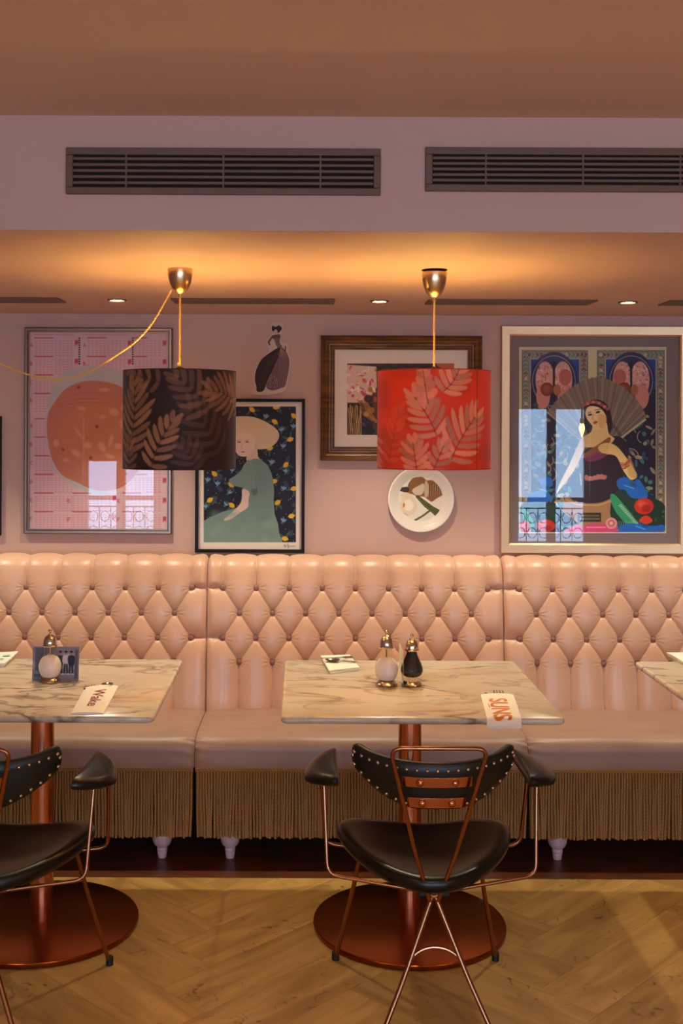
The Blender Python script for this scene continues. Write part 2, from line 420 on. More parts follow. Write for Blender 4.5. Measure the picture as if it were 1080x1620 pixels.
# ------------------------------------------------------------------ air grilles on the bulkhead
def grille(x0, x1, z0, z1, label):
    g = thing('air_grille', label, 'vent', ((x0+x1)/2, Y_BULK, z0)); fw = 0.017; y = Y_BULK
    mb = MB(); mb.box(x0, x1, y-0.010, y, z1-fw, z1); mb.box(x0, x1, y-0.010, y, z0, z0+fw)
    mb.box(x0, x0+fw, y-0.010, y, z0+fw, z1-fw); mb.box(x1-fw, x1, y-0.010, y, z0+fw, z1-fw)
    mb.build('frame', M_TAUPE, g, bevel=0.002)
    MB().box(x0+fw, x1-fw, y-0.002, y-0.0005, z0+fw, z1-fw).build('backing', M_DARK, g, smooth=False)
    n = 5; ih = z1-z0-2*fw; sl = MB().box(x0+fw, x1-fw, y-0.0085, y-0.003, -0.0032, 0.0032)
    me = None
    for k in range(n):
        zc = z0+fw+ih*(k+0.72)/(n+0.35)
        s = MB().box(x0+fw, x1-fw, y-0.009, y-0.003, zc-0.0034, zc+0.0034).build('slat', M_TAUPE, g, bevel=0.001)
    L = 0.2285; x = x0+0.142
    while x < x1-0.05:
        MB().box(x-0.002, x+0.002, y-0.0095, y-0.0025, z0+fw, z1-fw).build('divider', M_TAUPE, g, smooth=False); x += L
a = P(105, 308, Y_BULK); b = P(602, 236.5, Y_BULK)
grille(a[0], b[0], a[1], b[1], 'long taupe air grille on the bulkhead above the dark brown fern lamp')
a2 = P(672, 303.5, Y_BULK); b2 = P(1080, 233, Y_BULK)
grille(a2[0], a2[0]+b[0]-a[0], a2[1], b2[1]-0.004, 'long taupe air grille on the bulkhead above the red fern lamp')

# ------------------------------------------------------------------ ceiling slot diffusers and downlights
def slot(x0, x1, label):
    y0, y1, z = 4.06, 4.205, Z_LOW
    g = thing('slot_diffuser', label, 'vent', ((x0+x1)/2, (y0+y1)/2, z))
    mb = MB(); f = 0.02
    mb.box(x0, x1, y0, y0+f, z-0.006, z); mb.box(x0, x1, y1-f, y1, z-0.006, z); mb.box(x0, x0+f, y0+f, y1-f, z-0.006, z); mb.box(x1-f, x1, y0+f, y1-f, z-0.006, z)
    mb.build('frame', M_TAUPE, g, bevel=0.002)
    MB().box(x0+f, x1-f, y0+f, y1-f, z-0.0012, z-0.0002).build('backing', M_DARK, g, smooth=False)
    for k in range(3):
        yc = y0+f+(y1-y0-2*f)*(k+.5)/3
        MB().box(x0+f, x1-f, yc-0.012, yc+0.012, z-0.0045, z-0.0015).build('blade', M_TAUPE, g, smooth=False)
d_s = 4.13
def sx(px): return P(px, 477, d_s)[0]
L_s = sx(529)-sx(273)
slot(sx(98)-L_s, sx(98), 'narrow taupe ceiling slot over the calendar poster')
slot(sx(273), sx(529), 'narrow taupe ceiling slot over the dress cutout')
slot(sx(675), sx(938), 'narrow taupe ceiling slot over the gilt framed picture')
slot(sx(1050), sx(1050)+L_s, 'narrow taupe ceiling slot over the right end of the collage picture')

def downlight(x, y, z, label, energy, rad=0.035, cone=100, blend=0.6, tint=(1.0, 0.93, 0.72), tilt=-0.04):
    g = thing('downlight', label, 'downlight', (x, y, z))
    mb = MB().lathe([(rad*0.72, -0.0005), (rad*0.74, -0.005), (rad*0.98, -0.0045), (rad*1.02, -0.0005)], 32, (x, y, z), cap=False)
    mb.build('trim_ring', M_TAUPE, g)
    MB().lathe([(rad*0.72, -0.001), (rad*0.45, -0.0022), (0.001, -0.003)], 24, (x, y, z), cap=False).build('lamp_face', M_SPOT, g)
    l = bpy.data.lights.new('spot', 'SPOT'); l.energy = energy; l.color = tint; l.spot_size = math.radians(cone); l.spot_blend = blend; l.shadow_soft_size = 0.018
    o = bpy.data.objects.new('spot', l); COL.objects.link(o); o.parent = g; o.location = (0, 0, -0.03); o.rotation_euler = (tilt, 0, 0)
    return g
for px, lb in ((185, 'small round downlight in the lowered ceiling above the calendar poster'),
               (600, 'small round downlight in the lowered ceiling above the gilt framed picture'),
               (993, 'small round downlight in the lowered ceiling above the collage picture')):
    downlight(P(px, 477, 4.12)[0], 4.12, Z_LOW, lb, E_DOWN)
downlight(-1.64, 4.12, Z_LOW, 'small round downlight in the lowered ceiling past the calendar poster', E_DOWN)
downlight(2.12, 4.12, Z_LOW, 'small round downlight in the lowered ceiling past the collage picture', E_DOWN)
for k, (x, y) in enumerate(((-1.6, 0.6), (0.4, 0.6), (2.4, 0.6), (-1.6, -1.6), (0.4, -1.6), (2.4, -1.6))):  # unseen fixtures added for warm fill light in the room
    g = downlight(x, y, Z_TOP, 'added unseen round downlight in the main ceiling of the room', E_ROOM, cone=140, blend=1.0, tint=(1.0, 0.76, 0.48), tilt=0.0); g['group'] = 'added main ceiling downlights'

# bare candle bulb on a drop rod, seen mirrored in the collage glass
g = thing('pendant_bulb', 'bare candle bulb hanging from the main ceiling', 'lamp', (2.05, 1.0, Z_TOP))
MB().lathe([(0.04, 0), (0.04, -0.012), (0.006, -0.02), (0.006, -0.66), (0.014, -0.665), (0.014, -0.70)], 16, (2.05, 1.0, Z_TOP)).build('drop_rod', M_STEEL, g)
MB().lathe([(0.012, -0.70), (0.02, -0.725), (0.02, -0.745), (0.012, -0.775), (0.002, -0.80)], 16, (2.05, 1.0, Z_TOP)).build('bulb', mat('candle_bulb', (255, 220, 160), 0.4, emit=((255, 190, 105), 45.0)), g)

# ------------------------------------------------------------------ tufted banquette (one unit = one thing)
BW = 1.18
prof = [(4.455, 0.425), (4.485, 0.70), (4.510, 0.93), (4.517, 0.968)]
for k in range(1, 9):
    t = k/8*PI*0.60; prof.append((4.518+0.050*(1-math.cos(t)), 0.968+0.052*math.sin(t)))
prof.append((4.622, 0.985)); prof = np.array(prof)
seg = np.hypot(*np.diff(prof, axis=0).T); cum = np.concatenate([[0], np.cumsum(seg)])
nv, nx = 250, 420
vv = np.linspace(0, cum[-1], nv)
py_ = np.interp(vv, cum, prof[:, 0]); pz_ = np.interp(vv, cum, prof[:, 1])
ty, tz = np.gradient(py_), np.gradient(pz_); ln = np.hypot(ty, tz)
k7 = np.ones(9)/9
ny_, nz_ = -tz/ln, ty/ln            # pointing to -Y / up
ny_ = np.convolve(np.pad(ny_, 4, 'edge'), k7, 'valid'); nz_ = np.convolve(np.pad(nz_, 4, 'edge'), k7, 'valid')
ROWZ = [0.915, 0.816, 0.719, 0.626]
ROWV = [float(np.interp(z, pz_[:int(np.argmax(pz_))], vv[:int(np.argmax(pz_))])) for z in ROWZ]
xs_ = np.linspace(-BW/2, BW/2, nx); SXB = 0.1318; X1 = -BW/2+0.063
XX, VVg = np.meshgrid(xs_, vv)
Q0 = np.interp(VVg, ROWV[::-1], [1.5, 1.0, 0.5, 0.0])
up = np.clip(VVg-ROWV[0], 0, None)
PP0 = (XX-X1)/SXB
PP = np.where(VVg > ROWV[0], PP0, np.clip(PP0, 0, 8))
s_ = np.abs(np.sin(PI*(PP+Q0))); t_ = np.abs(np.sin(PI*(PP-Q0)))
Hh = 0.50*np.sqrt(np.clip(1-(1-s_)*(1-t_), 0, 1)) + 0.50*(s_*t_+1e-6)**0.36
fl_ = np.clip(up/0.13, 0, 1); fl_ = 0.62*fl_*fl_*(3-2*fl_); Hh = Hh*(1-fl_)+0.72*fl_
side = (PP0 < 0) | (PP0 > 8)
Hh = np.where(side & (VVg > ROWV[0]), Hh*(1-np.exp(-up/0.010)), Hh)
# gathered folds beside every button
Hw = np.zeros_like(Hh); BUT = []
for r in range(4):
    n = 9 if r % 2 == 0 else 8
    for k in range(n):
        bx = X1 + (k + (0.5 if r % 2 else 0))*SXB; BUT.append((bx, ROWV[r]))
        dx, dv = XX-bx, VVg-ROWV[r]; rr = np.hypot(dx, dv); ph = np.arctan2(dv, dx)
        Hw += 0.0024*np.exp(-(rr/0.028)**2)*np.cos(13*ph + k*1.7 + r)*np.cos(ph)**2*np.clip(rr/0.012, 0, 1)
        Hh -= 0.22*np.exp(-(rr/0.011)**2)
edge = np.minimum(XX+BW/2, BW/2-XX)
Hh = Hh*(1-np.exp(-(edge+0.0005)/0.007))
Hd = 0.030*Hh + Hw*np.clip(edge/0.01, 0, 1)
Vb = np.stack([XX, np.minimum(4.642, py_[:, None] + ny_[:, None]*Hd), pz_[:, None] + nz_[:, None]*Hd], -1)
me_back = np_mesh('backrest', Vb, grid_faces(nv, nx)); me_back.materials.append(M_VELVET)
bmesh_btn = MB().lathe([(0.0005, 0.0085), (0.007, 0.0078), (0.012, 0.005), (0.0142, 0.001), (0.0135, -0.004)], 16, axis='Y', cap=False).mesh('button', angle=80); bmesh_btn.materials.append(M_BUTTON)
# seat cushion
sp = [(4.60, 0.440), (4.46, 0.447), (4.30, 0.458), (4.14, 0.464), (4.06, 0.464), (4.02, 0.459), (3.998, 0.448), (3.985, 0.430), (3.980, 0.405), (3.982, 0.345), (4.02, 0.343)]
spc = np.array([(v.x, v.y) for v in cr([(a, b, 0) for a, b in sp], 8)]); nx2 = 200
xs2 = np.linspace(-BW/2, BW/2, nx2); e2 = np.minimum(xs2+BW/2, BW/2-xs2); rnd = 0.012*np.exp(-e2/0.010)
ty, tz = np.gradient(spc[:, 0]), np.gradient(spc[:, 1]); ln = np.hypot(ty, tz)+1e-9; n_y, n_z = tz/ln, -ty/ln
wob = 0.0025*np.sin(xs2*9+1)*np.sin(xs2*4)
Vs = np.stack([np.repeat(xs2[None], len(spc), 0), spc[:, 0:1] - n_y[:, None]*rnd[None]*0 + rnd[None]*(-n_y[:, None])*1.0, spc[:, 1:2] - n_z[:, None]*rnd[None] + (np.clip(n_z, 0, 1)[:, None])*wob[None]], -1)
# folds gathered at both ends of the front roll
fold = 0.0016*np.exp(-e2/0.035)[None]*np.sin(spc[:, 0:1]*190+spc[:, 1:2]*150+xs2[None]*25)
Vs[:, :, 2] += fold*np.clip(n_z, 0, 1)[:, None]; Vs[:, :, 1] += fold*np.clip(n_y, -1, 0)[:, None]
me_seat = np_mesh('seat_cushion', Vs, grid_faces(len(spc), nx2)); me_seat.materials.append(M_SEAT)
side_pts = [(float(a), float(b)) for a, b in prof]+[(4.643, 0.98), (4.643, 0.12), (4.46, 0.12)]
mb = ring_solid([[(x, a, b) for a, b in [(p[0]+0.012, p[1]-0.008) if i < len(prof) else p for i, p in enumerate(side_pts)]] for x in (-BW/2+0.0015, BW/2-0.0015)])
me_side = mb.mesh('back_panel', False); me_side.materials.append(M_VELVET)
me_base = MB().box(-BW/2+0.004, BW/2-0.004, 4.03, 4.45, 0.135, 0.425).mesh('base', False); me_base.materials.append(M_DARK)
# fringe: twisted cords under a braid
mb = MB(); r_ = random.Random(5)
for layer, (yy, n) in enumerate(((3.983, 118), (3.996, 118))):
    for k in range(n):
        x = -BW/2+0.005+(BW-0.01)*(k+0.5*(layer == 0)+0.2)/n; zb = 0.107+r_.uniform(-0.004, 0.004)
        clump = 0.004*math.sin(k*0.9+layer*2)+0.003*math.sin(k*0.37); lean = clump+r_.uniform(-0.002, 0.002); ay = r_.uniform(-0.003, 0.003)
        pts = []
        for j in range(6):
            t = j/5; pts.append((x + lean*t**1.5 + 0.0008*math.sin(t*7+k), yy+ay*t, 0.352+(zb-0.352)*t))
        mb.tube(pts, [0.0040, 0.0041, 0.0042, 0.0042, 0.0043, 0.0046], 7)
me_fr = mb.mesh('fringe'); me_fr.materials.append(M_FRINGE)
mb = MB()
for zz in (0.349, 0.3435): mb.tube([(-BW/2+0.003+(BW-0.006)*i/40, 3.981, zz) for i in range(41)], 0.0032, 6)
me_br = mb.mesh('braid'); me_br.materials.append(M_FRINGE)
me_leg = MB().lathe([(0.010, 0.0), (0.0150, 0.001), (0.0165, 0.012), (0.0180, 0.022), (0.0168, 0.024), (0.0192, 0.027), (0.0192, 0.036), (0.0176, 0.0385), (0.0195, 0.041), (0.028, 0.048), (0.0335, 0.060), (0.036, 0.075), (0.0345, 0.092), (0.028, 0.106), (0.027, 0.140)], 24).mesh('leg', angle=50); me_leg.materials.append(M_PINKWOOD)

def banquette(xc, label):
    g = thing('banquette', label, 'banquette', (xc, 0, 0), None)
    g.location = (xc, 4.3, 0); off = (0, -4.3, 0)
    bk = link('backrest', me_back, None, g, off)
    for bx, v in BUT:
        y = float(np.interp(v, vv, py_)); z = float(np.interp(v, vv, pz_))
        b = link('button', bmesh_btn, None, bk, (bx, y-0.007, z)); b.rotation_euler = (math.radians(-6), 0, 0)
    link('seat_cushion', me_seat, None, g, off)
    link('back_panel', me_side, None, g, off)
    link('base', me_base, None, g, off)
    fr = link('fringe', me_fr, None, g, off); fr['kind'] = 'stuff'
    link('braid', me_br, None, g, off)
    for lx in (-BW/2+0.122, BW/2-0.122):
        for ly in (4.07, 4.55): link('leg', me_leg, None, g, (lx, ly-4.3, 0.003))
    return g
XC = [P(328, 1000, 4.5)[0], P(795, 1000, 4.5)[0]]
xc = (XC[0]+XC[1])/2
banquette(xc-BW-0.001, 'pink tufted banquette unit with gold fringe under the calendar poster')
banquette(xc, 'pink tufted banquette unit with gold fringe under the hanging plate')
banquette(xc+BW+0.001, 'pink tufted banquette unit with gold fringe under the collage picture')

# ------------------------------------------------------------------ marble tables
TZ, TT, TW, TD, TY = 0.75, 0.019, 0.794, 0.775, 3.528
def rounded_rect(w, d, r, n=6):
    out = []
    for cx, cy, a0 in ((w/2-r, d/2-r, 0), (-w/2+r, d/2-r, PI/2), (-w/2+r, -d/2+r, PI), (w/2-r, -d/2+r, 1.5*PI)):
        for k in range(n+1): a = a0+PI/2*k/n; out.append((cx+r*math.cos(a), cy+r*math.sin(a)))
    return out
rr2 = rounded_rect(TW, TD, 0.022); b_ = 0.004
def inset(pts, d, w=TW, dd=TD): return [(x*(1-2*d/w), y*(1-2*d/dd)) for x, y in pts]
rings = [[(x, y, TZ-TT) for x, y in inset(rr2, b_)], [(x, y, TZ-TT+b_) for x, y in rr2], [(x, y, TZ-b_) for x, y in rr2], [(x, y, TZ) for x, y in inset(rr2, b_)]]
me_top = ring_solid(rings).mesh('table_top', angle=60); me_top.materials.append(M_MARBLE)
me_col = MB().lathe([(0.036, 0.016), (0.036, TZ-TT-0.008)], 48).mesh('column'); me_col.materials.append(M_COPPER)
me_mnt = MB().lathe([(0.10, TZ-TT-0.009), (0.10, TZ-TT)], 32).mesh('mounting_plate'); me_mnt.materials.append(M_RUBBER)
me_plt = MB().lathe([(0.285, 0.0), (0.299, 0.002), (0.30, 0.005), (0.30, 0.014), (0.298, 0.017), (0.294, 0.018), (0.036, 0.020), (0.001, 0.020)], 96).mesh('base_plate', angle=30); me_plt.materials.append(M_COPPER_B)
def table(x, label):
    g = thing('pedestal_table', label, 'table', (x, TY, 0))
    link('table_top', me_top, None, g); link('column', me_col, None, g); link('base_plate', me_plt, None, g); link('mounting_plate', me_mnt, None, g)
    return g
TX = (-0.808, 0.341, 1.553)
table(TX[0], 'marble topped table on copper pedestal carrying the postcard and one salt shaker')
table(TX[1], 'marble topped table on copper pedestal carrying both salt and pepper shakers')
table(TX[2], 'marble topped table in front of the collage picture, carrying only a napkin')

# ------------------------------------------------------------------ chairs
def make_chair():
    g = thing('dining_chair', '', 'chair', (0, 0, 0))
    # saddle seat
    out = cr([(0, .205, 0), (.12, .205, 0), (.195, .185, 0), (.236, .125, 0), (.226, .04, 0), (.182, -.05, 0), (.115, -.125, 0), (.05, -.168, 0), (0, -.178, 0),
              (-.05, -.168, 0), (-.115, -.125, 0), (-.182, -.05, 0), (-.226, .04, 0), (-.236, .125, 0), (-.195, .185, 0), (-.12, .205, 0)], 6, True)
    n = len(out); c = Vector((0, 0.03, 0))
    def dish(x, y): return 0.432 + 0.55*x*x + 0.10*max(0, y)**1.0*0.35 - 0.02*math.exp(-((y+0.02)**2+x*x)/0.02)
    prof_s = [(0.02, 0, 0), (0.25, 0, 0), (0.5, 0, 0), (0.7, 0, 0), (0.82, 0, 0.003), (0.90, 0, 0.004), (0.96, 0, 0.000), (0.99, 0, -0.008), (1.0, 0, -0.019), (0.985, 0, -0.031), (0.94, 0, -0.038), (0.80, 0, -0.040), (0.4, 0, -0.038), (0.02, 0, -0.038)]
    rings = []
    for fr, _, dz in prof_s:
        ring = []
        for p in out:
            q = c + (p-c)*fr; ring.append((q.x, q.y, dish(q.x, q.y)+dz))
        rings.append(ring)
    ring_solid(rings[::-1]).build('seat', M_LEATHER, g, angle=80)
    # crescent backrest, wrapped round the sitter; local arc
    R = 0.25; nU, nW = 48, 10
    def bpt(u, z, off):
        th = u/R*0.86; rad = R+off
        tilt = (z-0.60)*0.22
        return (rad*math.sin(th)*0.98, -rad*math.cos(th) - tilt + R - 0.185, z)
    Umax = 0.287
    def zt(u): t = abs(u)/Umax; return 0.728 + 0.004*math.cos(t*PI) + (0.034*t*t)
    def zb_(u):
        t = abs(u)/Umax; return 0.606 + 0.094*max(0, (t-0.22)/0.78)**1.5
    sect = [(-1, 0.0), (-0.93, 0.75), (-0.6, 1.0), (0, 1.06), (0.6, 1.0), (0.93, 0.75), (1, 0), (0.93, -0.75), (0.6, -1), (0, -1), (-0.6, -1), (-0.93, -0.75)]
    rings = []
    for i in range(nU+1):
        u = -Umax + 2*Umax*i/nU; t = abs(u)/Umax; k = math.sqrt(max(0.0, 1-max(0, (t-0.90)/0.10)**2)) if t > 0.90 else 1.0; k = max(k, 0.06)
        zc, hh = (zt(u)+zb_(u))/2, (zt(u)-zb_(u))/2*k
        rings.append([bpt(u, zc+hh*a, 0.013*b*max(k, 0.3)) for a, b in sect])
    back = ring_solid(rings).build('backrest', M_GREEN, g, angle=70)
    # nail heads along both edges of the rear face
    nm = MB().lathe([(0.0050, 0), (0.0043, 0.0021), (0.0022, 0.0035), (0.0003, 0.0039)], 10, cap=False, axis='Y').mesh('nail_head', angle=90); nm.materials.append(M_NAIL)
    us = np.linspace(-0.262, 0.262, 19)
    spots = [(u, zt(u)-0.020) for u in us] + [(u, zb_(u)+0.014) for u in us if abs(u) > 0.05] + [(s*0.270, (zt(0.27)+zb_(0.27))/2) for s in (-1, 1)]
    for u, z in spots:
        p = bpt(u, z, 0.0128); b = link('nail_head', nm, None, back, p); b.rotation_euler = (0, 0, u/R*0.86)
    # copper straps with screws
    for z0 in (0.682, 0.628):
        hw = 0.098 if z0 > 0.65 else 0.082
        mbs = MB(); N = 12
        rg = []
        for i in range(N+1):
            u = -hw+2*hw*i/N; rg.append([bpt(u, z0-0.0135, 0.0145), bpt(u, z0+0.0135, 0.0145), bpt(u, z0+0.0135, 0.018), bpt(u, z0-0.0135, 0.018)])
        st = ring_solid(rg).build('copper_strap', M_COPPER, back, bevel=0.001)
        sm = MB().lathe([(0.0095, 0), (0.0092, 0.003), (0.006, 0.0062), (0.0005, 0.0072)], 16, cap=False, axis='Y').mesh('screw', angle=80); sm.materials.append(M_COPPER)
        for u in (-hw*0.5, hw*0.5):
            o = link('screw', sm, None, st, bpt(u, z0, 0.0178)); o.rotation_euler = (0, 0, u/R*0.86)
    # back frame: a closed V of rod from the rear junction to a rounded top bar
    def rod(name, pts, r=0.0055, m=M_ROD, parent=g, rad=0.03): return MB().tube(fillet(pts, rad), r, 10).build(name, m, parent)
    rod('back_frame', [(-0.010, -0.150, 0.362), (-0.052, -0.186, 0.50), (-0.120, -0.246, 0.775), (0.120, -0.246, 0.775), (0.052, -0.186, 0.50), (0.010, -0.150, 0.362)])
    MB().tube([(0.026*math.cos(a), -0.135-0.012*math.sin(a), 0.372+0.018*math.cos(a)**2) for a in np.linspace(0, PI, 12)], 0.006, 8).build('collar', M_COPPER, g)
    MB().box(-0.04, 0.04, -0.150, 0.10, 0.372, 0.392).build('seat_bracket', M_RUBBER, g, bevel=0.003)
    for s in (-1, 1):
        lg = rod('leg', [(s*0.006, -0.146, 0.368), (s*0.078, -0.200, 0.195), (s*0.166, -0.266, 0.010)], 0.0065)
        MB().lathe([(0.010, 0), (0.010, 0.02), (0.007, 0.024)], 12, (s*0.168, -0.267, 0)).build('foot', M_RUBBER, lg)
        lg = rod('leg', [(s*0.160, 0.175, 0.405), (s*0.190, 0.230, 0.22), (s*0.233, 0.298, 0.010)], 0.0065)
        MB().lathe([(0.011, 0), (0.011, 0.022), (0.0075, 0.026)], 12, (s*0.234, 0.300, 0)).build('foot', M_RUBBER, lg)
        rod('arm_rod', [(s*0.278, -0.055, 0.645), (s*0.268, -0.10, 0.408), (s*0.03, -0.140, 0.383)], 0.005)
        rod('arm_rod', [(s*0.284, 0.075, 0.645), (s*0.270, 0.125, 0.405), (s*0.15, 0.10, 0.400)], 0.005)
        # half moon arm pad
        o2 = cr([(0.240, 0.125, 0), (0.262, 0.118, 0), (0.300, 0.07, 0), (0.325, 0.0, 0), (0.328, -0.055, 0), (0.305, -0.105, 0), (0.27, -0.14, 0), (0.248, -0.150, 0), (0.241, -0.142, 0), (0.240, -0.05, 0), (0.240, 0.05, 0)], 5, True)
        cc = Vector((0.268, -0.03, 0)); rings = []
        for fr, dz in ((0.05, 0.008), (0.5, 0.007), (0.8, 0.004), (0.94, -0.001), (1.0, -0.010), (0.97, -0.020), (0.85, -0.026), (0.4, -0.028), (0.05, -0.028)):
            ring = []
            for p in o2:
                q = cc + (p-cc)*fr; out_w = (q.x-0.24)/0.088
                ring.append((s*q.x, q.y, 0.672 - 0.018*out_w**1.5 if out_w > 0 else 0.672)); ring[-1] = (ring[-1][0], ring[-1][1], ring[-1][2]+dz)
            rings.append(ring if s > 0 else ring[::-1])
        ring_solid(rings[::-1]).build('arm_pad', M_LEATHER, g, angle=75)
    # arched stretcher between the rear legs
    MB().tube([(0.072*math.cos(a), -0.197+0.02*math.sin(a), 0.203+0.055*math.sin(a)) for a in np.linspace(0.0, PI, 20)], 0.004, 8).build('stretcher', M_ROD, g)
    return g
ch = make_chair(); ch['label'] = 'black leather copper frame chair pushed up to the table with both shakers'
ch.location = (0.338, 3.0, 0.0)
c2 = copy_tree(ch); c2['label'] = 'black leather copper frame chair pushed up to the table with the postcard'
c2.location = (-0.805, 2.98, 0.0); c2.rotation_euler = (0, 0, math.radians(-4))

# ------------------------------------------------------------------ flat print painter (colour per vertex on a fine sheet)
class Canvas:
    def __init__(s, x0, y0, x1, y1, res, bg):
        s.b = (x0, y0, x1, y1); s.nx = int(round((x1-x0)*res))+1; s.ny = int(round((y1-y0)*res))+1
        s.X, s.Y = np.meshgrid(np.linspace(x0, x1, s.nx), np.linspace(y0, y1, s.ny)); s.res = res
        s.c = np.zeros((s.ny, s.nx, 3)); s.c[:] = bg; s.aa = 0.5/res
    def win(s, x0, y0, x1, y1):
        p = 2/s.res; r = s.res; bx, by = s.b[0], s.b[1]
        i0 = max(0, int((x0-bx-p)*r)); i1 = min(s.nx, int((x1-bx+p)*r)+2); j0 = max(0, int((y0-by-p)*r)); j1 = min(s.ny, int((y1-by+p)*r)+2)
        return None if i1 <= i0 or j1 <= j0 else (slice(j0, j1), slice(i0, i1))
    def put(s, w, a, col):
        s.c[w] = s.c[w]*(1-a[..., None]) + np.array(col, float)*a[..., None]
    def poly(s, pts, col, a=1.0, soft=0.0):
        pts = np.array([(p[0], p[1]) for p in pts], float)
        w = s.win(pts[:, 0].min()-soft, pts[:, 1].min()-soft, pts[:, 0].max()+soft, pts[:, 1].max()+soft)
        if w is None: return
        X, Y = s.X[w], s.Y[w]; ins = np.zeros(X.shape, bool); d2 = np.full(X.shape, 1e9); n = len(pts)
        for i in range(n):
            x1, y1 = pts[i]; x2, y2 = pts[(i+1) % n]
            if y1 != y2: ins ^= ((y1 > Y) != (y2 > Y)) & (X < (x2-x1)*(Y-y1)/(y2-y1)+x1)
            L = (x2-x1)**2+(y2-y1)**2+1e-12; t = np.clip(((X-x1)*(x2-x1)+(Y-y1)*(y2-y1))/L, 0, 1)
            d2 = np.minimum(d2, (X-x1-t*(x2-x1))**2+(Y-y1-t*(y2-y1))**2)
        sd = np.sqrt(d2)*np.where(ins, 1, -1); k = s.aa+soft
        s.put(w, np.clip(0.5+sd/(2*k), 0, 1)*a, col)
    def smooth(s, pts, col, a=1.0, soft=0.0): s.poly(cr([(p[0], p[1], 0) for p in pts], 5, True), col, a, soft)
    def ell(s, cx, cy, rx, ry, col, rot=0.0, a=1.0, soft=0.0):
        m = max(rx, ry)+soft; w = s.win(cx-m, cy-m, cx+m, cy+m)
        if w is None: return
        c, q = math.cos(rot), math.sin(rot); dx, dy = s.X[w]-cx, s.Y[w]-cy; u, v = dx*c+dy*q, -dx*q+dy*c
        d = (1-np.sqrt((u/rx)**2+(v/ry)**2+1e-9))*min(rx, ry); k = s.aa+soft
        s.put(w, np.clip(0.5+d/(2*k), 0, 1)*a, col)
    def rect(s, x0, y0, x1, y1, col, a=1.0): s.poly([(x0, y0), (x1, y0), (x1, y1), (x0, y1)], col, a)
    def line(s, pts, wd, col, a=1.0):
        pts = [(p[0], p[1]) for p in pts]; xs = [p[0] for p in pts]; ys = [p[1] for p in pts]; m = wd
        w = s.win(min(xs)-m, min(ys)-m, max(xs)+m, max(ys)+m)
        if w is None: return
        X, Y = s.X[w], s.Y[w]; d2 = np.full(X.shape, 1e9)
        for (x1, y1), (x2, y2) in zip(pts[:-1], pts[1:]):
            L = (x2-x1)**2+(y2-y1)**2+1e-12; t = np.clip(((X-x1)*(x2-x1)+(Y-y1)*(y2-y1))/L, 0, 1)
            d2 = np.minimum(d2, (X-x1-t*(x2-x1))**2+(Y-y1-t*(y2-y1))**2)
        s.put(w, np.clip(0.5+(wd/2-np.sqrt(d2))/(2*s.aa), 0, 1)*a, col)
    def noise(s, amp, cell, seed=0, mask=None):
        r = np.random.RandomState(seed); gx = int((s.b[2]-s.b[0])/cell)+3; gy = int((s.b[3]-s.b[1])/cell)+3; g = r.rand(gy, gx)
        fx, fy = (s.X-s.b[0])/cell, (s.Y-s.b[1])/cell; i, j = fx.astype(int), fy.astype(int); u, v = fx-i, fy-j
        u = u*u*(3-2*u); v = v*v*(3-2*v)
        n = (g[j, i]*(1-u)+g[j, i+1]*u)*(1-v)+(g[j+1, i]*(1-u)+g[j+1, i+1]*u)*v
        k = (1+amp*(n-0.5)*2)[..., None]
        s.c = s.c*k if mask is None else np.where(mask[..., None], s.c*k, s.c)
        return n
    def sheet(s, name, parent, d, m=None):
        """flat sheet standing at distance d"""
        dx, dy = s.X-VX, s.Y-VY; c, q = math.cos(ROLL), math.sin(ROLL)
        x, y = dx*c+dy*q, -dx*q+dy*c; off = wloc(parent)
        V = np.stack([x*d/F_PX-off[0], np.full(x.shape, d)-off[1], CAM_Z-y*d/F_PX-off[2]], -1)
        return link(name, np_mesh(name, V, grid_faces(s.ny, s.nx), np.clip(s.c, 0, 255), False), m or M_PRINT, parent)

def pic_frame(g, px0, py0, px1, py1, profile, m, name='frame', d=None):
    """profile: (inset, stand-off from the wall) pairs"""
    d = d or Y_WALL; x0, z1 = P(px0, (py0), d); x1, z0 = P(px1, py1, d)
    xm, zm = P((px0+px1)/2, (py0+py1)/2, d); w, h = (px1-px0)*d/F_PX/2, (py1-py0)*d/F_PX/2
    vs = []; fs = []
    for ins, so in profile:
        a, b = w-ins, h-ins
        vs += [(xm-a, Y_WALL-so, zm-b), (xm+a, Y_WALL-so, zm-b), (xm+a, Y_WALL-so, zm+b), (xm-a, Y_WALL-so, zm+b)]
    for j in range(len(profile)-1):
        for k in range(4): k2 = (k+1) % 4; fs.append((j*4+k, j*4+k2, (j+1)*4+k2, (j+1)*4+k))
    return MB().add(vs, fs).build(name, m, g, smooth=True, angle=25), (xm, zm, w, h)

def pane(g, box, inset_m, y, m=M_GLASS, name='glass', tilt=0.0):
    xm, zm, w, h = box; a, b = w-inset_m, h-inset_m
    vs = [(xm-a, y, zm-b), (xm+a, y, zm-b), (xm+a, y, zm+b), (xm-a, y, zm+b)]
    vs += [(v[0], v[1]+0.002, v[2]) for v in vs]
    return MB().add(vs, [(0, 1, 2, 3), (7, 6, 5, 4), (0, 4, 5, 1), (1, 5, 6, 2), (2, 6, 7, 3), (3, 7, 4, 0)]).build(name, m, g, smooth=False)
def board(g, box, inset_m, y0, y1, m, name): 
    xm, zm, w, h = box; a, b = w-inset_m, h-inset_m
    return MB().box(xm-a, xm+a, y0, y1, zm-b, zm+b).build(name, m, g, smooth=False)
U = Y_WALL/F_PX        # metres per photo pixel on the back wall

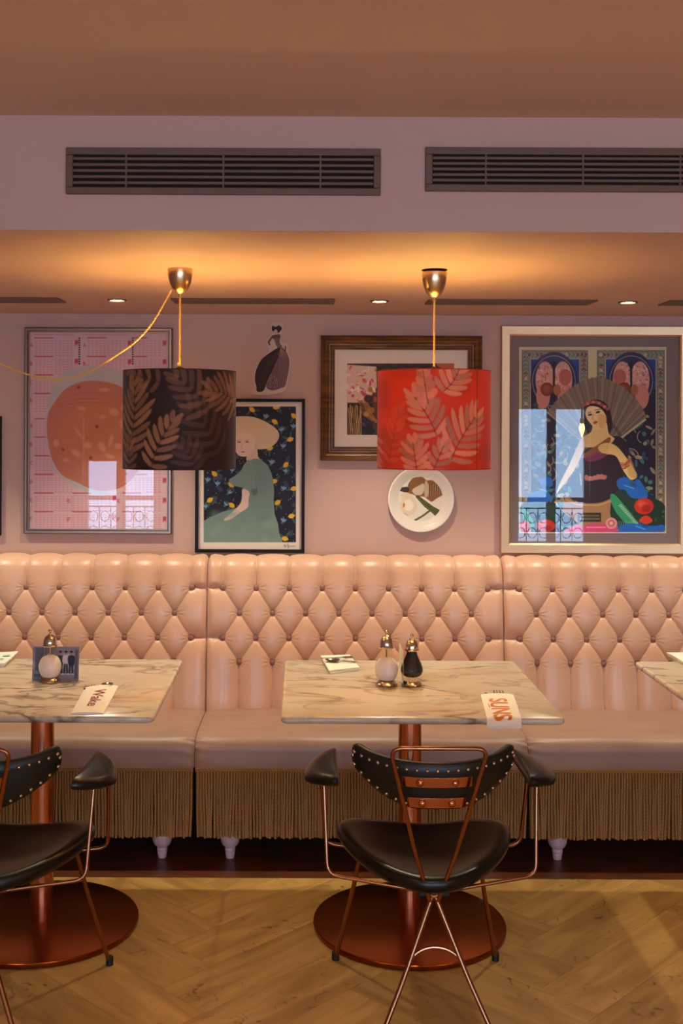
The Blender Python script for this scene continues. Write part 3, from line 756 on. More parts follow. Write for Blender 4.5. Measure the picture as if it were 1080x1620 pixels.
M_SILVERFRAME = mat('silver_frame', (150, 128, 110), 0.3, 1.0)
M_CHAMP = mat('champagne_frame', (216, 180, 138), 0.38, 0.85, bump=(200, 0.03, (1, 1, 20)))
M_BLACKFRAME = mat('black_frame', (14, 11, 9), 0.55, spec=0.25)
M_BOARD = mat('backing_board', (120, 100, 84), 0.8)
M_MAT_W = mat('white_mount', (232, 216, 200), 0.8)
M_MAT_G = mat('grey_mount', (128, 112, 110), 0.8)

# ---- calendar poster
def cal_px(x, y): return 40+x/4.5, 510+y/4.5
g = thing('framed_poster', 'pink calendar poster with a round sausage slice in a slim silver frame', 'picture', (P(156, 844, Y_WALL)[0], Y_WALL, P(156, 844, Y_WALL)[1]))
_, bx = pic_frame(g, 40, 519, 273, 844, [(0, 0.001), (0, 0.022), (0.004, 0.026), (0.012, 0.026), (0.017, 0.020), (0.020, 0.020), (0.020, 0.008)], M_SILVERFRAME)
board(g, bx, 0.012, Y_WALL-0.0085, Y_WALL-0.001, M_BOARD, 'backing')
cv = Canvas(47, 526, 266, 838, 1.45, (214, 178, 180)); rd = random.Random(3)
cv.noise(0.03, 30, 1)
PK = (196, 70, 92); PK2 = (212, 120, 134)
def letter(ch, x, y, h, c):
    S = {'A': [[(0, 1), (.5, 0), (1, 1)], [(.2, .65), (.8, .65)]], 'B': [[(0, 0), (0, 1), (.8, .9), (.8, .55), (0, .5), (.7, .4), (.7, .1), (0, 0)]], 'C': [[(1, .1), (.4, 0), (0, .5), (.4, 1), (1, .9)]],
         'D': [[(0, 0), (0, 1), (.7, .85), (.9, .5), (.7, .15), (0, 0)]], 'E': [[(1, 0), (0, 0), (0, 1), (1, 1)], [(0, .5), (.8, .5)]], 'F': [[(1, 0), (0, 0), (0, 1)], [(0, .5), (.8, .5)]], 'I': [[(0, 0), (0, 1)]]}
    for st in S[ch]: cv.line([(x+p[0]*h*.6, y+p[1]*h) for p in st], 0.9, c)
def block(x, y, wid, rows=7):
    a, b = cal_px(x, y); cv.rect(a, b-0.8, a+min(wid*0.48, 135)/4.5, b+0.9, PK)
    n = int(wid/28)
    for r in range(rows):
        for c in range(n):
            q, e = cal_px(x+4+c*28, y+22+r*16.5); cv.rect(q, e, q+3.4, e+1.1, PK2, 0.9)
    q, e = cal_px(x-20, y+128); cv.rect(q, e, q+wid/4.5+8, e+0.5, PK2, 0.6)
def tagbox(x, y):
    q, e = cal_px(x, y); cv.rect(q, e, q+5.5, e+8.5, (200, 70, 90)); cv.rect(q+1.5, e+7, q+5.5, e+8, (230, 180, 185))
rowsy = [110, 243, 375, 507, 685, 818, 950, 1083, 1215, 1348]; lets = 'ABCDABCDEF'
for y, ch_ in zip(rowsy, lets):
    block(65, y, 280); letter(ch_, *cal_px(36, y+38), 5.5, PK)
    if y < 300:
        block(440, y, 290); letter(ch_, *cal_px(414, y+38), 5.5, PK); block(772, y, 200); tagbox(352, y+16); tagbox(730, y+20); tagbox(978, y+20)
    elif y > 1100:
        block(335, y, 290); letter('I', *cal_px(298, y+44), 5, PK); letter(ch_, *cal_px(306, y+44), 5, PK); tagbox(622, y+18); block(690, y, 290); letter('I', *cal_px(652, y+44), 5, PK); letter(ch_, *cal_px(660, y+44), 5, PK); tagbox(978, y+34)
    else:
        block(772, y, 200); tagbox(978, y+24)
        if y > 1000: block(690, y, 290)
for y in (86,):
    q, e = cal_px(60, y); cv.rect(q, e, q+64, e+1, PK2); cv.rect(q+82, e, q+150, e+1, PK2)
for x in (385, 765):
    for k in range(12):
        q, e = cal_px(x-6, 108+k*16.5); cv.rect(q, e, q+2.6, e+2.2, (40, 34, 40))
cv.smooth([cal_px(*p) for p in [(480, 308), (640, 330), (740, 400), (820, 520), (860, 760), (850, 960), (790, 1090), (640, 1190), (480, 1215), (330, 1160), (220, 1060), (160, 900), (140, 740), (160, 560), (230, 400), (340, 330)]], (190, 180, 176), 1, 1.5)
cv.smooth([cal_px(*p) for p in [(480, 416), (600, 430), (700, 470), (780, 560), (835, 720), (830, 900), (805, 1050), (700, 1165), (590, 1195), (480, 1190), (370, 1140), (260, 1085), (190, 970), (155, 800), (160, 660), (200, 580), (280, 480), (380, 430)]], (196, 116, 92))
cv.smooth([cal_px(*p) for p in [(480, 560), (620, 580), (720, 660), (760, 800), (720, 960), (600, 1010), (450, 1000), (320, 960), (250, 860), (240, 720), (320, 620)]], (206, 122, 78), 0.75, 8)
for x, y, a, b, r in ((630, 640, 34, 26, .5), (445, 875, 30, 24, 0), (545, 885, 22, 40, -.5), (610, 840, 16, 44, .2), (550, 672, 22, 14, 0), (400, 612, 28, 14, .2), (660, 880, 26, 20, 0), (220, 860, 20, 28, 0), (600, 955, 34, 16, .3), (360, 930, 42, 18, .6), (690, 720, 20, 36, 0), (380, 790, 40, 10, .9), (290, 980, 24, 14, 0), (560, 480, 36, 14, 0), (700, 600, 18, 30, .3), (740, 850, 20, 30, 0)):
    q, e = cal_px(x, y); cv.ell(q, e, a/4.5, b/4.5, (222, 158, 122), r, 0.8, 1.2)
for x, y, r in ((510, 742, 12), (380, 462, 10), (465, 965, 11), (268, 905, 9), (720, 1078, 10)):
    q, e = cal_px(x, y); cv.ell(q, e, r/4.5, r/4.5, (122, 62, 40), 0, 0.9, 0.6)
cv.line([cal_px(432, 805), cal_px(442, 832), cal_px(460, 815)], 0.8, (140, 70, 44), 0.8)
for yy, hh in ((500, 50), (540, 40), (570, 28)):
    cv.line([(lambda t: cal_px(230+t*500, yy+hh*(2*t-0.9)**2*1.4))(i/16) for i in range(17)], 0.9, (166, 88, 74), 0.55)
cv.sheet('print', g, Y_WALL-0.009)
pane(g, bx, 0.016, Y_WALL-0.0155)

# ---- sliver of the next picture at the left edge
g = thing('framed_picture', 'dark framed picture hanging beside the calendar poster', 'picture', (P(-60, 846, Y_WALL)[0], Y_WALL, P(-60, 846, Y_WALL)[1]))
_, bx = pic_frame(g, -150, 658, 3, 846, [(0, 0.001), (0, 0.022), (0.010, 0.022), (0.010, 0.008)], M_BLACKFRAME)
board(g, bx, 0.006, Y_WALL-0.009, Y_WALL-0.001, M_MAT_W, 'mount')
cv = Canvas(-125, 683, -22, 821, 0.6, (150, 130, 112)); cv.noise(0.4, 12, 4); cv.sheet('print', g, Y_WALL-0.0095)

# ---- portrait in green with lemons
g = thing('framed_portrait', 'black framed portrait of a woman in green before a dark lemon pattern', 'picture', (P(395, 873, Y_WALL)[0], Y_WALL, P(395, 873, Y_WALL)[1]))
_, bx = pic_frame(g, 309.5, 631, 482, 873.5, [(0, 0.001), (0, 0.024), (0.013, 0.024), (0.013, 0.008)], M_BLACKFRAME)
board(g, bx, 0.008, Y_WALL-0.0085, Y_WALL-0.001, M_BOARD, 'backing')
cv = Canvas(313, 635, 478.5, 869.5, 1.6, (228, 210, 190))
cv.rect(322, 643, 468, 858, (26, 24, 36))
def q7(x, y): return 310+x/6, 720+y/6
def q4(x, y): return 280+x/3.858, 480+y/3.858
rd = random.Random(12)
for k in range(150): cv.ell(rd.uniform(324, 466), rd.uniform(645, 856), 0.65, 0.65, (198, 176, 176), 0, 0.9)
def sprig(x, y, a, L, c):
    ex, ey = x+L*math.cos(a), y+L*math.sin(a); cv.line([(x, y), (ex, ey)], 0.5, c, 0.9)
    for t in (0.15, 0.35, 0.55, 0.75, 0.95):
        for sd in (-1, 1):
            px, py = x+L*t*math.cos(a), y+L*t*math.sin(a); b = a+sd*0.9
            cv.ell(px+2.0*math.cos(b), py+2.0*math.sin(b), 1.9, 0.75, c, b, 0.9)
def leaf(x, y, a, L, w, c): cv.ell(x+L/2*math.cos(a), y+L/2*math.sin(a), L/2, w, c, a, 0.95)
for k in range(34): sprig(rd.uniform(324, 466), rd.uniform(648, 852), rd.uniform(0, 6.28), 9, (70, 70, 86))
LEM = [q4(457, 648), q4(605, 634), q4(712, 686), q4(596, 722), q4(690, 830), q4(566, 884), q4(664, 985), q4(712, 1130), q4(614, 1215), q4(698, 1298), q4(658, 1436), q4(200, 1200), q4(334, 1232), q4(228, 1040), q4(592, 1086), q4(330, 1106), (338, 668), (352, 700), (334, 716), (362, 655)]
BLU = [q7(110, 250), q7(205, 285), q7(310, 365), q7(345, 155), q7(280, 478), q7(95, 500), q7(720, 80), q7(855, 165), q7(828, 330), q7(825, 636), q4(640, 780), q4(648, 880), q4(540, 700), q4(710, 760), q4(575, 980), (345, 655), (330, 690), (360, 720), (440, 648)]
for x, y in BLU:
    t0 = rd.uniform(-.5, .5)
    for a in (-2.25, -1.57, -0.9): leaf(x, y, a+t0, 7.0, 1.35, (118, 158, 186))
    leaf(x, y, 2.4+t0, 4, 0.8, (96, 130, 150)); cv.line([(x, y), (x+4*math.cos(1.5+t0), y+4*math.sin(1.5+t0))], 0.5, (84, 110, 110))
for i, (x, y) in enumerate(LEM):
    a = rd.uniform(0, 6.28)
    for b in (a, a+0.8, a+2.2): leaf(x, y, b, 13, 1.9, (60, 86, 72))
    a = rd.uniform(-0.9, 0.9); cv.ell(x, y, 4.8, 3.6, (222, 172, 34), a); cv.ell(x+4.4*math.cos(a), y+4.4*math.sin(a), 1.4, 1.0, (222, 172, 34), a); cv.ell(x-4.4*math.cos(a), y-4.4*math.sin(a), 1.4, 1.0, (222, 172, 34), a)
GR = (118, 142, 128)
cv.smooth([(346, 700), (344, 680), (352, 666), (366, 660), (386, 658.5), (402, 660), (420, 667), (436, 678), (441.5, 688), (437, 700), (425, 709), (410, 711), (400, 709), (384, 712), (362, 712), (350, 708)], (214, 186, 152))
cv.smooth([(395, 700), (406, 708), (408, 722), (412, 728), (392, 730), (390, 720)], (214, 178, 154))
cv.smooth([(371, 700), (372, 712), (377, 720), (386, 722.5), (396, 719), (403, 709), (403, 692), (393, 683), (380, 684), (373, 691)], (222, 190, 166))
for x, y in ((378, 699.5), (390.5, 699)):
    cv.ell(x, y, 2.6, 1.0, (70, 56, 52)); cv.line([(x-3, y-2.6), (x+3, y-3)], 0.7, (150, 118, 96))
cv.line([(383, 702), (381.5, 708.5), (385, 709.5)], 0.6, (160, 120, 104)); cv.ell(384, 715, 3.4, 1.0, (176, 110, 100)); cv.ell(404.5, 706, 1.8, 3.2, (206, 164, 140))
dress = [(500, 60), (545, 35), (610, 38), (680, 95), (715, 170), (732, 250), (741, 340), (736, 430), (746, 560), (776, 645), (790, 745), (826, 833), (600, 833), (300, 833), (71, 833), (71, 625), (130, 592), (240, 542), (380, 502), (470, 500), (500, 450), (508, 360), (470, 250), (460, 140)]
cv.poly([q7(*p) for p in dress], GR)
cv.smooth([q7(*p) for p in [(505, 45), (455, 90), (430, 140), (370, 195), (312, 236), (345, 285), (400, 300), (440, 312), (500, 345), (575, 320), (580, 220), (560, 120)]], (124, 146, 132))
cv.smooth([q7(*p) for p in [(440, 320), (505, 350), (500, 420), (490, 495), (420, 545), (330, 608), (268, 620), (272, 604), (340, 545), (415, 465), (435, 400)]], (224, 194, 174))
cv.smooth([q7(*p) for p in [(525, 330), (575, 320), (578, 370), (540, 380)]], (84, 104, 98), 0.8, 1)
cv.line([q7(520, 490), q7(720, 492)], 0.6, (88, 108, 100), 0.7); cv.line([q7(560, 200), q7(575, 330)], 0.6, (80, 100, 94), 0.7); cv.line([q7(430, 270), q7(445, 330)], 0.7, (80, 100, 94), 0.7)
rd2 = random.Random(9)
for k in range(26): cv.ell(*q7(rd2.uniform(160, 760), rd2.uniform(540, 800)), rd2.uniform(4, 12), rd2.uniform(3, 8), rd2.choice([(106, 130, 118), (138, 160, 146), (126, 150, 136)]), rd2.uniform(0, 3), 0.35, 4)
# mount and pencil scribble over the edges
for r in ((313, 635, 322, 869.5), (468, 635, 478.5, 869.5), (313, 635, 478.5, 643), (313, 858, 478.5, 869.5)): cv.rect(*r, (228, 210, 190))
cv.line([(448, 864), (451, 861.5), (450.5, 866), (453, 864), (455, 861), (456, 867.5), (457, 863), (459.5, 865), (461, 863.4), (463, 865), (465, 863.6), (467.5, 864.4)], 0.6, (60, 50, 46))
cv.sheet('print', g, Y_WALL-0.009)

# ---- fashion figure cutout
def q5(x, y): return 380+x/10.8, 500+y/10.8
OUT = [(520, 140), (560, 108), (620, 120), (690, 114), (730, 160), (735, 230), (702, 290), (690, 345), (702, 425), (760, 462), (800, 472), (825, 520), (820, 600), (845, 700), (860, 800), (842, 950), (802, 1150), (785, 1258), (700, 1310), (480, 1352), (300, 1350), (205, 1320), (212, 1250), (240, 1180), (226, 1080), (250, 900), (340, 752), (430, 668), (492, 600), (480, 540), (450, 462), (462, 410), (520, 345), (542, 280), (520, 205)]
ol = [q5(p.x, p.y) for p in cr([(a, b, 0) for a, b in OUT], 3, True)]
oc = P(428, 620, Y_WALL)
cut = thing('wall_cutout', 'small paper cutout of a lady in a dark ball gown on the wall', 'wall decoration', (oc[0], Y_WALL, oc[1]))
pts3 = [P(x, y, Y_WALL) for x, y in ol]
ring_solid([[(x, Y_WALL-0.001, z) for x, z in pts3], [(x, Y_WALL-0.007, z) for x, z in pts3]]).build('board', mat('cutout_board', (206, 182, 168), 0.6), cut, smooth=False)
cv = Canvas(398, 508, 461, 627, 2.4, (206, 182, 168))
cv.smooth([q5(*p) for p in [(545, 165), (600, 185), (660, 160), (712, 210), (680, 260), (640, 295), (625, 250), (590, 235), (570, 265), (540, 240)]], (44, 26, 26))
cv.ell(*q5(605, 270), 3.0, 3.8, (206, 160, 142))
cv.poly([q5(*p) for p in [(545, 330), (590, 320), (670, 310), (690, 340), (672, 400), (670, 460), (720, 520), (640, 545), (600, 470), (580, 400), (545, 380), (500, 450), (515, 500), (490, 500), (465, 440)]], (92, 66, 58))
cv.smooth([q5(*p) for p in [(590, 380), (660, 380), (660, 460), (710, 520), (630, 520), (590, 440)]], (120, 92, 70))
cv.smooth([q5(*p) for p in [(640, 545), (720, 540), (800, 640), (835, 760), (830, 900), (790, 1100), (770, 1190), (700, 1230), (540, 1270), (440, 1210), (500, 1050), (560, 850), (600, 700)]], (116, 84, 88))
cv.smooth([q5(*p) for p in [(660, 540), (560, 590), (430, 680), (340, 770), (262, 950), (250, 1100), (275, 1200), (285, 1285), (390, 1280), (450, 1150), (540, 950), (620, 760), (690, 600)]], (50, 32, 22))
for k in range(5): cv.line([q5(640-k*40, 620+k*30), q5(520-k*40, 850+k*40), q5(400-k*20, 1180)], 1.4, (78, 52, 34), 0.5)
for k in range(10): cv.line([q5(660+k*14, 720), q5(640+k*16, 950), q5(560+k*22, 1210)], 0.8, (160, 132, 132) if k % 2 else (82, 58, 62), 0.55)
rd = random.Random(4)
for k in range(60): cv.ell(*q5(rd.uniform(490, 650), rd.uniform(1000, 1240)), 0.9, 0.6, rd.choice([(170, 150, 150), (80, 60, 64)]), rd.uniform(0, 3), 0.7)
for k in range(8): cv.line([q5(690, 560), q5(640+k*25, 720-abs(k-4)*12)], 0.9, (160, 124, 80), 0.8)
cv.line([q5(770, 520), q5(770, 590)], 1.6, (52, 34, 30))
# keep the printed sheet inside the outline
ins = np.zeros(cv.X.shape, bool); n = len(ol)
for i in range(n):
    x1, y1 = ol[i]; x2, y2 = ol[(i+1) % n]
    if y1 != y2: ins ^= ((y1 > cv.Y) != (y2 > cv.Y)) & (cv.X < (x2-x1)*(cv.Y-y1)/(y2-y1)+x1)
pr = cv.sheet('print', cut, Y_WALL-0.0074)
import bmesh
bm = bmesh.new(); bm.from_mesh(pr.data); bm.verts.ensure_lookup_table(); fl = ins.ravel()
bmesh.ops.delete(bm, geom=[bm.verts[i] for i in range(len(bm.verts)) if not fl[i]], context='VERTS'); bm.to_mesh(pr.data); bm.free()

# ---- gilt framed picture with white mount
g = thing('framed_picture', 'market still life with white mount in a wide carved gilt frame', 'picture', (P(633, 729, Y_WALL)[0], Y_WALL, P(633, 729, Y_WALL)[1]))
fw = 22*U
_, bx = pic_frame(g, 507, 532, 760.5, 729, [(0, 0.001), (0.0, 0.030), (0.004, 0.036), (0.010, 0.038), (0.015, 0.034), (0.020, 0.036), (0.028, 0.033), (0.034, 0.026), (0.040, 0.026), (0.044, 0.021), (0.050, 0.022), (0.055, 0.018), (0.0575, 0.018), (0.0575, 0.008)], M_GILT)
board(g, bx, 0.05, Y_WALL-0.0085, Y_WALL-0.001, M_MAT_W, 'mount')
cv = Canvas(549, 575, 718, 688, 1.4, (92, 62, 40)); rd = random.Random(21)
cv.rect(549, 575, 718, 584, (62, 52, 44)); cv.rect(690, 575, 718, 600, (190, 100, 44))
for k in range(5): cv.line([(575+k*22, 586), (588+k*24, 576), (602+k*24, 584)], 2.2, (40, 32, 28), .8)
cv.poly([(549, 577), (595, 580), (596, 612), (580, 637), (549, 637)], (222, 186, 160))
for k in range(42): cv.ell(rd.uniform(550, 594), rd.uniform(580, 634), rd.uniform(2, 6), rd.uniform(1, 3), rd.choice([(198, 62, 96), (236, 216, 196), (216, 110, 130), (206, 80, 60), (240, 226, 206)]), rd.uniform(0, 3), 0.85)
cv.rect(549, 638, 590, 688, (44, 36, 40))
for k in range(26): x = rd.uniform(549, 572); cv.line([(x, 640+rd.uniform(0, 12)), (x+rd.uniform(-6, 8), 688)], 1.0, rd.choice([(164, 128, 66), (120, 90, 44), (190, 156, 92)]))
for k in range(7): cv.line([(567+k*2.2, 634), (574+k*2.4, 656), (590+k*2, 668+k), (612, 676+k)], 1.4, rd.choice([(176, 124, 48), (132, 86, 30)]))
for k in range(60): cv.ell(rd.uniform(578, 716), rd.uniform(596, 666), rd.uniform(3, 8), rd.uniform(3, 7), rd.choice([(150, 84, 34), (178, 112, 48), (104, 58, 26), (196, 140, 66), (60, 34, 22)]), 0, 0.9, 0.4)
for k in range(20): cv.ell(rd.uniform(572, 600), rd.uniform(664, 686), 4, 2, rd.choice([(58, 56, 76), (36, 32, 44), (84, 80, 92)]), rd.uniform(0, 3), 0.8)
cv.sheet('print', g, Y_WALL-0.009)

# ---- plate hung on the wall
pc = P(666, 790, Y_WALL-0.03)
g = thing('wall_plate', 'white china plate printed with fish and green beans hung on the wall', 'plate', (pc[0], Y_WALL, pc[1]))
R_ = 52.5*(Y_WALL-0.03)/F_PX
M_CHINA = mat('white_china', (232, 222, 206), 0.18)
MB().lathe([(0.03, 0.001), (R_*0.55, 0.001), (R_*0.62, 0.006), (R_*0.97, 0.022), (R_, 0.0245), (R_*0.985, 0.0262), (R_*0.95, 0.0255), (R_*0.80, 0.0135), (R_*0.76, 0.0095), (R_*0.73, 0.008), (0.001, 0.008)], 64, (pc[0], Y_WALL, pc[1]), axis='Y', cap=False).build('dish', M_CHINA, g, angle=60)
def q9(x, y): return 600+x/7.714, 730+y/7.714
cv = Canvas(628, 752, 704, 828, 2.2, (232, 222, 206))
cv.smooth([q9(*p) for p in [(230, 330), (260, 320), (330, 330), (360, 260), (430, 180), (490, 165), (540, 200), (580, 230), (640, 230), (720, 270), (790, 290), (800, 350), (770, 410), (700, 450), (640, 490), (600, 470), (540, 430), (470, 430), (400, 400), (350, 390), (260, 360)]], (140, 92, 46), 1, 0.4)
cv.smooth([q9(*p) for p in [(400, 350), (470, 300), (540, 270), (550, 330), (520, 400), (440, 410)]], (214, 190, 160), 1, 0.6)
cv.smooth([q9(*p) for p in [(560, 230), (600, 300), (590, 420), (550, 420)]], (198, 170, 136)); cv.smooth([q9(*p) for p in [(230, 330), (330, 310), (365, 340), (340, 375), (250, 360)]], (66, 52, 46))
for k in range(14): cv.line([q9(600+k*14, 270+10*(k % 3)), q9(600+k*13, 440-k*4)], 0.9, (70, 44, 26) if k % 2 else (196, 164, 124), 0.75)
cv.smooth([q9(*p) for p in [(260, 400), (340, 380), (420, 440), (460, 540), (420, 640), (340, 660), (240, 610), (220, 530), (280, 480)]], (226, 208, 176), 1, 0.5)
cv.smooth([q9(*p) for p in [(310, 480), (380, 470), (420, 540), (380, 600), (310, 580)]], (240, 228, 206), 1, 0.5); cv.ell(*q9(298, 535), 1.8, 3.6, (198, 128, 66), 0.2)
cv.line([q9(230, 560), q9(270, 620), q9(350, 660)], 1.0, (150, 146, 132), 0.8)
for p, w_ in (([(460, 430), (560, 500), (640, 560), (730, 610)], 4.6), ([(480, 450), (560, 540), (660, 620), (735, 695)], 4.6), ([(430, 722), (520, 670), (630, 590)], 3.0), ([(600, 530), (720, 640), (770, 648)], 3.4)):
    cv.line([q9(*a) for a in p], w_, (80, 80, 32)); cv.line([q9(*a) for a in p], w_*0.3, (120, 116, 60), 0.7)
pr = cv.sheet('print', g, Y_WALL-0.0084, M_PRINT_CER)
keep = ((cv.X-666)**2+(cv.Y-790)**2 < 37.5**2).ravel()
bm = bmesh.new(); bm.from_mesh(pr.data); bm.verts.ensure_lookup_table()
bmesh.ops.delete(bm, geom=[bm.verts[i] for i in range(len(bm.verts)) if not keep[i]], context='VERTS'); bm.to_mesh(pr.data); bm.free()

# ---- the large collage
g = thing('framed_collage', 'large champagne framed collage of a woman holding an open fan over tiles', 'picture', (P(938, 874, Y_WALL)[0], Y_WALL, P(938, 874, Y_WALL)[1]))
_, bx = pic_frame(g, 790.5, 517, 1087, 874.5, [(0, 0.001), (0, 0.030), (0.002, 0.033), (0.034, 0.027), (0.040, 0.022), (0.041, 0.008)], M_CHAMP)
board(g, bx, 0.03, Y_WALL-0.0085, Y_WALL-0.001, M_MAT_G, 'mount')
def q6(x, y): return 780+x/3.6, 500+y/3.6
cv = Canvas(821, 549, 1053.5, 843.5, 1.5, (196, 184, 138)); rd = random.Random(31)
x0, y0, x1, y1 = 821, 549, 1053.5, 843.5
for (a, b) in ((163, 540), (590, 975)):
    A = q6(a, 195); B = q6(b, 1235); cv.rect(A[0], A[1], B[0], B[1], (104, 104, 92)); cv.rect(A[0]+1.5, A[1]+1.5, B[0]-1.5, B[1], (126, 116, 100))
    # border motifs
    for k in range(46):
        e = A[1]+5+k*6.6
        for xx in (A[0]+6.5, B[0]-6.5):
            c = rd.choice([(88, 62, 60), (66, 132, 124), (186, 172, 140), (92, 84, 74)]); cv.ell(xx, e, 3.6, 2.4, c, rd.uniform(0, 3), 0.85); cv.line([(xx-4, e+3), (xx, e), (xx+4, e+3)], 0.8, (196, 184, 150), 0.8)
    for k in range(16):
        e = A[0]+6+k*6.4; c = rd.choice([(88, 62, 60), (66, 132, 124), (186, 172, 140)]); cv.ell(e, A[1]+7, 3.0, 2.8, c, rd.uniform(0, 3), .85); cv.line([(e, A[1]+3), (e+3, A[1]+7), (e, A[1]+11)], .8, (196, 184, 150), .8)
    ia, ib = (A[0]+14, B[0]-14) if a < 500 else (A[0]+14, B[0]-14)
    cv.rect(ia-1, A[1]+13, ib+1, B[1], (190, 180, 146)); cv.rect(ia, A[1]+14, ib, A[1]+70, (24, 58, 138)); cv.rect(ia, A[1]+62, ib, B[1], (32, 28, 58))
    for k in range(110):
        x, y = rd.uniform(ia+2, ib-2), rd.uniform(A[1]+72, B[1]-4); t = rd.uniform(0, 6.28)
        c = rd.choice([(64, 138, 132), (188, 176, 128), (44, 92, 110), (170, 166, 122), (72, 150, 128)])
        cv.ell(x, y, rd.uniform(3, 6.5), rd.uniform(1.6, 3.0), c, t, 0.95); cv.line([(x-3*math.cos(t), y-3*math.sin(t)), (x+4*math.cos(t), y+4*math.sin(t))], 0.6, (22, 30, 50), .7)
    for k in range(22):
        x, y = rd.uniform(ia+4, ib-4), rd.uniform(A[1]+80, B[1]-10); t0 = rd.uniform(0, 6); r0 = rd.uniform(6, 13)
        cv.line([(x+r0*math.cos(t0+i*.25), y+r0*math.sin(t0+i*.25)) for i in range(9)], 1.3, (190, 178, 130), .9)
    # arched window with lacework
    mx = (345, 785)[a > 500]; C = q6(mx, 370)
    cv.ell(C[0], C[1]-2, 37, 44, (30, 34, 84)); cv.line([(C[0]+34*math.cos(i*.26), C[1]+40*math.sin(i*.26)) for i in range(25)], 1.2, (176, 178, 150), .8)
    for sx_ in (-1, 1): cv.ell(C[0]+sx_*14, C[1]-2, 15, 29, (206, 150, 140)); cv.ell(C[0]+sx_*17, C[1]+24, 11, 20, (196, 128, 116))
    for k in range(70):
        t = rd.uniform(-1, 1); x = C[0]+t*26; y = C[1]+rd.uniform(-26, 12); cv.line([(x, y), (x+rd.uniform(-3, 3), y+rd.uniform(-3, 3)), (x+rd.uniform(-3, 3), y+rd.uniform(-3, 3))], 0.9, rd.choice([(236, 206, 190), (130, 66, 62)]), 0.9)
    cv.ell(C[0]+(18 if a < 500 else -18), C[1]-6, 10, 13, (178, 96, 88))
    cv.rect(C[0]-1.8, C[1]-32, C[0]+1.8, C[1]+34, (30, 26, 24)); cv.ell(C[0]-11, C[1]+13, 10, 11, (122, 56, 36)); cv.ell(C[0]-12, C[1]+12, 5.5, 6, (158, 84, 52), 0, .8, 1.5); cv.ell(C[0]+5, C[1]+14, 6, 9, (164, 96, 62))
# fan
ctr = q6(612, 790); fan = [q6(*p) for p in [(308, 545), (380, 460), (470, 390), (560, 352), (640, 356), (740, 405), (820, 480), (866, 560), (860, 590)]]
cv.poly([(p.x, p.y) for p in cr([(a, b, 0) for a, b in fan], 4)]+[q6(660, 745), q6(560, 745)], (128, 112, 96))
fp = [(p.x, p.y) for p in cr([(a, b, 0) for a, b in fan], 5)]
for i, p in enumerate(fp):
    cv.line([p, ((p[0]+ctr[0]*3)/4, (p[1]+ctr[1]*3)/4)], 2.3 if i % 2 else 1.2, [(104, 88, 74), (156, 140, 120), (92, 78, 66)][i % 3], 0.6)
for i in range(0, len(fp)-1, 2): cv.line([(fp[i][0]*.45+ctr[0]*.55, fp[i][1]*.45+ctr[1]*.55), (fp[i+1][0]*.45+ctr[0]*.55, fp[i+1][1]*.45+ctr[1]*.55)], 6, (78, 62, 54), .35)
cv.line([q6(865, 590), q6(660, 745)], 3.2, (190, 174, 140)); cv.line([q6(310, 550), q6(520, 730)], 2.6, (176, 160, 130))
# woman
SK, SK2 = (236, 202, 130), (214, 168, 96)
cv.smooth([q6(*p) for p in [(515, 560), (520, 510), (560, 480), (610, 480), (650, 510), (672, 570), (676, 640), (640, 680), (560, 690), (525, 640)]], (34, 22, 22))
cv.smooth([q6(*p) for p in [(660, 690), (740, 700), (775, 790), (740, 920), (740, 1060), (480, 1060), (490, 900), (505, 780)]], (44, 32, 48))
cv.smooth([q6(*p) for p in [(575, 600), (640, 600), (658, 670), (690, 700), (640, 740), (520, 745), (500, 700), (555, 660)]], SK)
cv.smooth([q6(*p) for p in [(524, 545), (545, 515), (600, 520), (638, 560), (642, 610), (615, 640), (585, 646), (555, 615), (530, 580)]], (240, 210, 150))
cv.smooth([q6(*p) for p in [(600, 560), (640, 570), (640, 612), (612, 640), (600, 610)]], (228, 170, 96), 0.7, 1)
cv.ell(*q6(551, 562), 3.2, 1.6, (50, 34, 30), -.2); cv.ell(*q6(596, 547), 3.6, 1.7, (50, 34, 30), -.3); cv.line([q6(538, 553), q6(556, 545)], 0.9, (60, 40, 30)); cv.line([q6(580, 535), q6(612, 530)], 0.9, (60, 40, 30))
cv.line([q6(570, 560), q6(562, 585), q6(574, 590)], 0.9, (190, 130, 84)); cv.ell(*q6(581, 606), 3.8, 2.2, (196, 70, 44), -.3)
for k in range(9): cv.ell(*q6(522+k*16, 505-26*math.sin(k/8*PI)+k*3), 3.0, 2.6, (206, 120, 110) if k % 2 else (168, 82, 80))
cv.smooth([q6(*p) for p in [(500, 700), (520, 740), (500, 800), (460, 880), (400, 960), (360, 1010), (380, 950), (430, 850), (470, 760)]], (238, 216, 176))
cv.smooth([q6(*p) for p in [(510, 790), (600, 730), (660, 690), (662, 720), (600, 780), (520, 810)]], (150, 92, 54)); cv.smooth([q6(*p) for p in [(520, 810), (600, 770), (660, 760), (640, 800), (560, 830)]], (140, 58, 98), .8)
cv.smooth([q6(*p) for p in [(600, 740), (650, 722), (700, 740), (745, 790), (800, 870), (812, 920), (780, 930), (740, 880), (700, 800), (640, 785), (606, 770)]], SK)
cv.smooth([q6(*p) for p in [(770, 790), (812, 890), (810, 925), (770, 900)]], SK2, .8, 1)
for k in range(4): cv.line([q6(600+k*2, 745+k*13), q6(655, 742+k*12)], 0.8, (200, 150, 90))
for k in range(4): cv.line([q6(722+k*4, 836+k*11), q6(750, 840+k*9), q6(780-k*2, 808+k*14)], 1.7, (150, 52, 36) if k % 2 else (196, 92, 60))
for k in range(7): cv.ell(*q6(530+k*17, 920+6*math.sin(k)), 3.4, 4.4, (186, 120, 110), k*.7, .95); 
cv.line([q6(495, 900), q6(500, 960)], 2, (170, 140, 90))
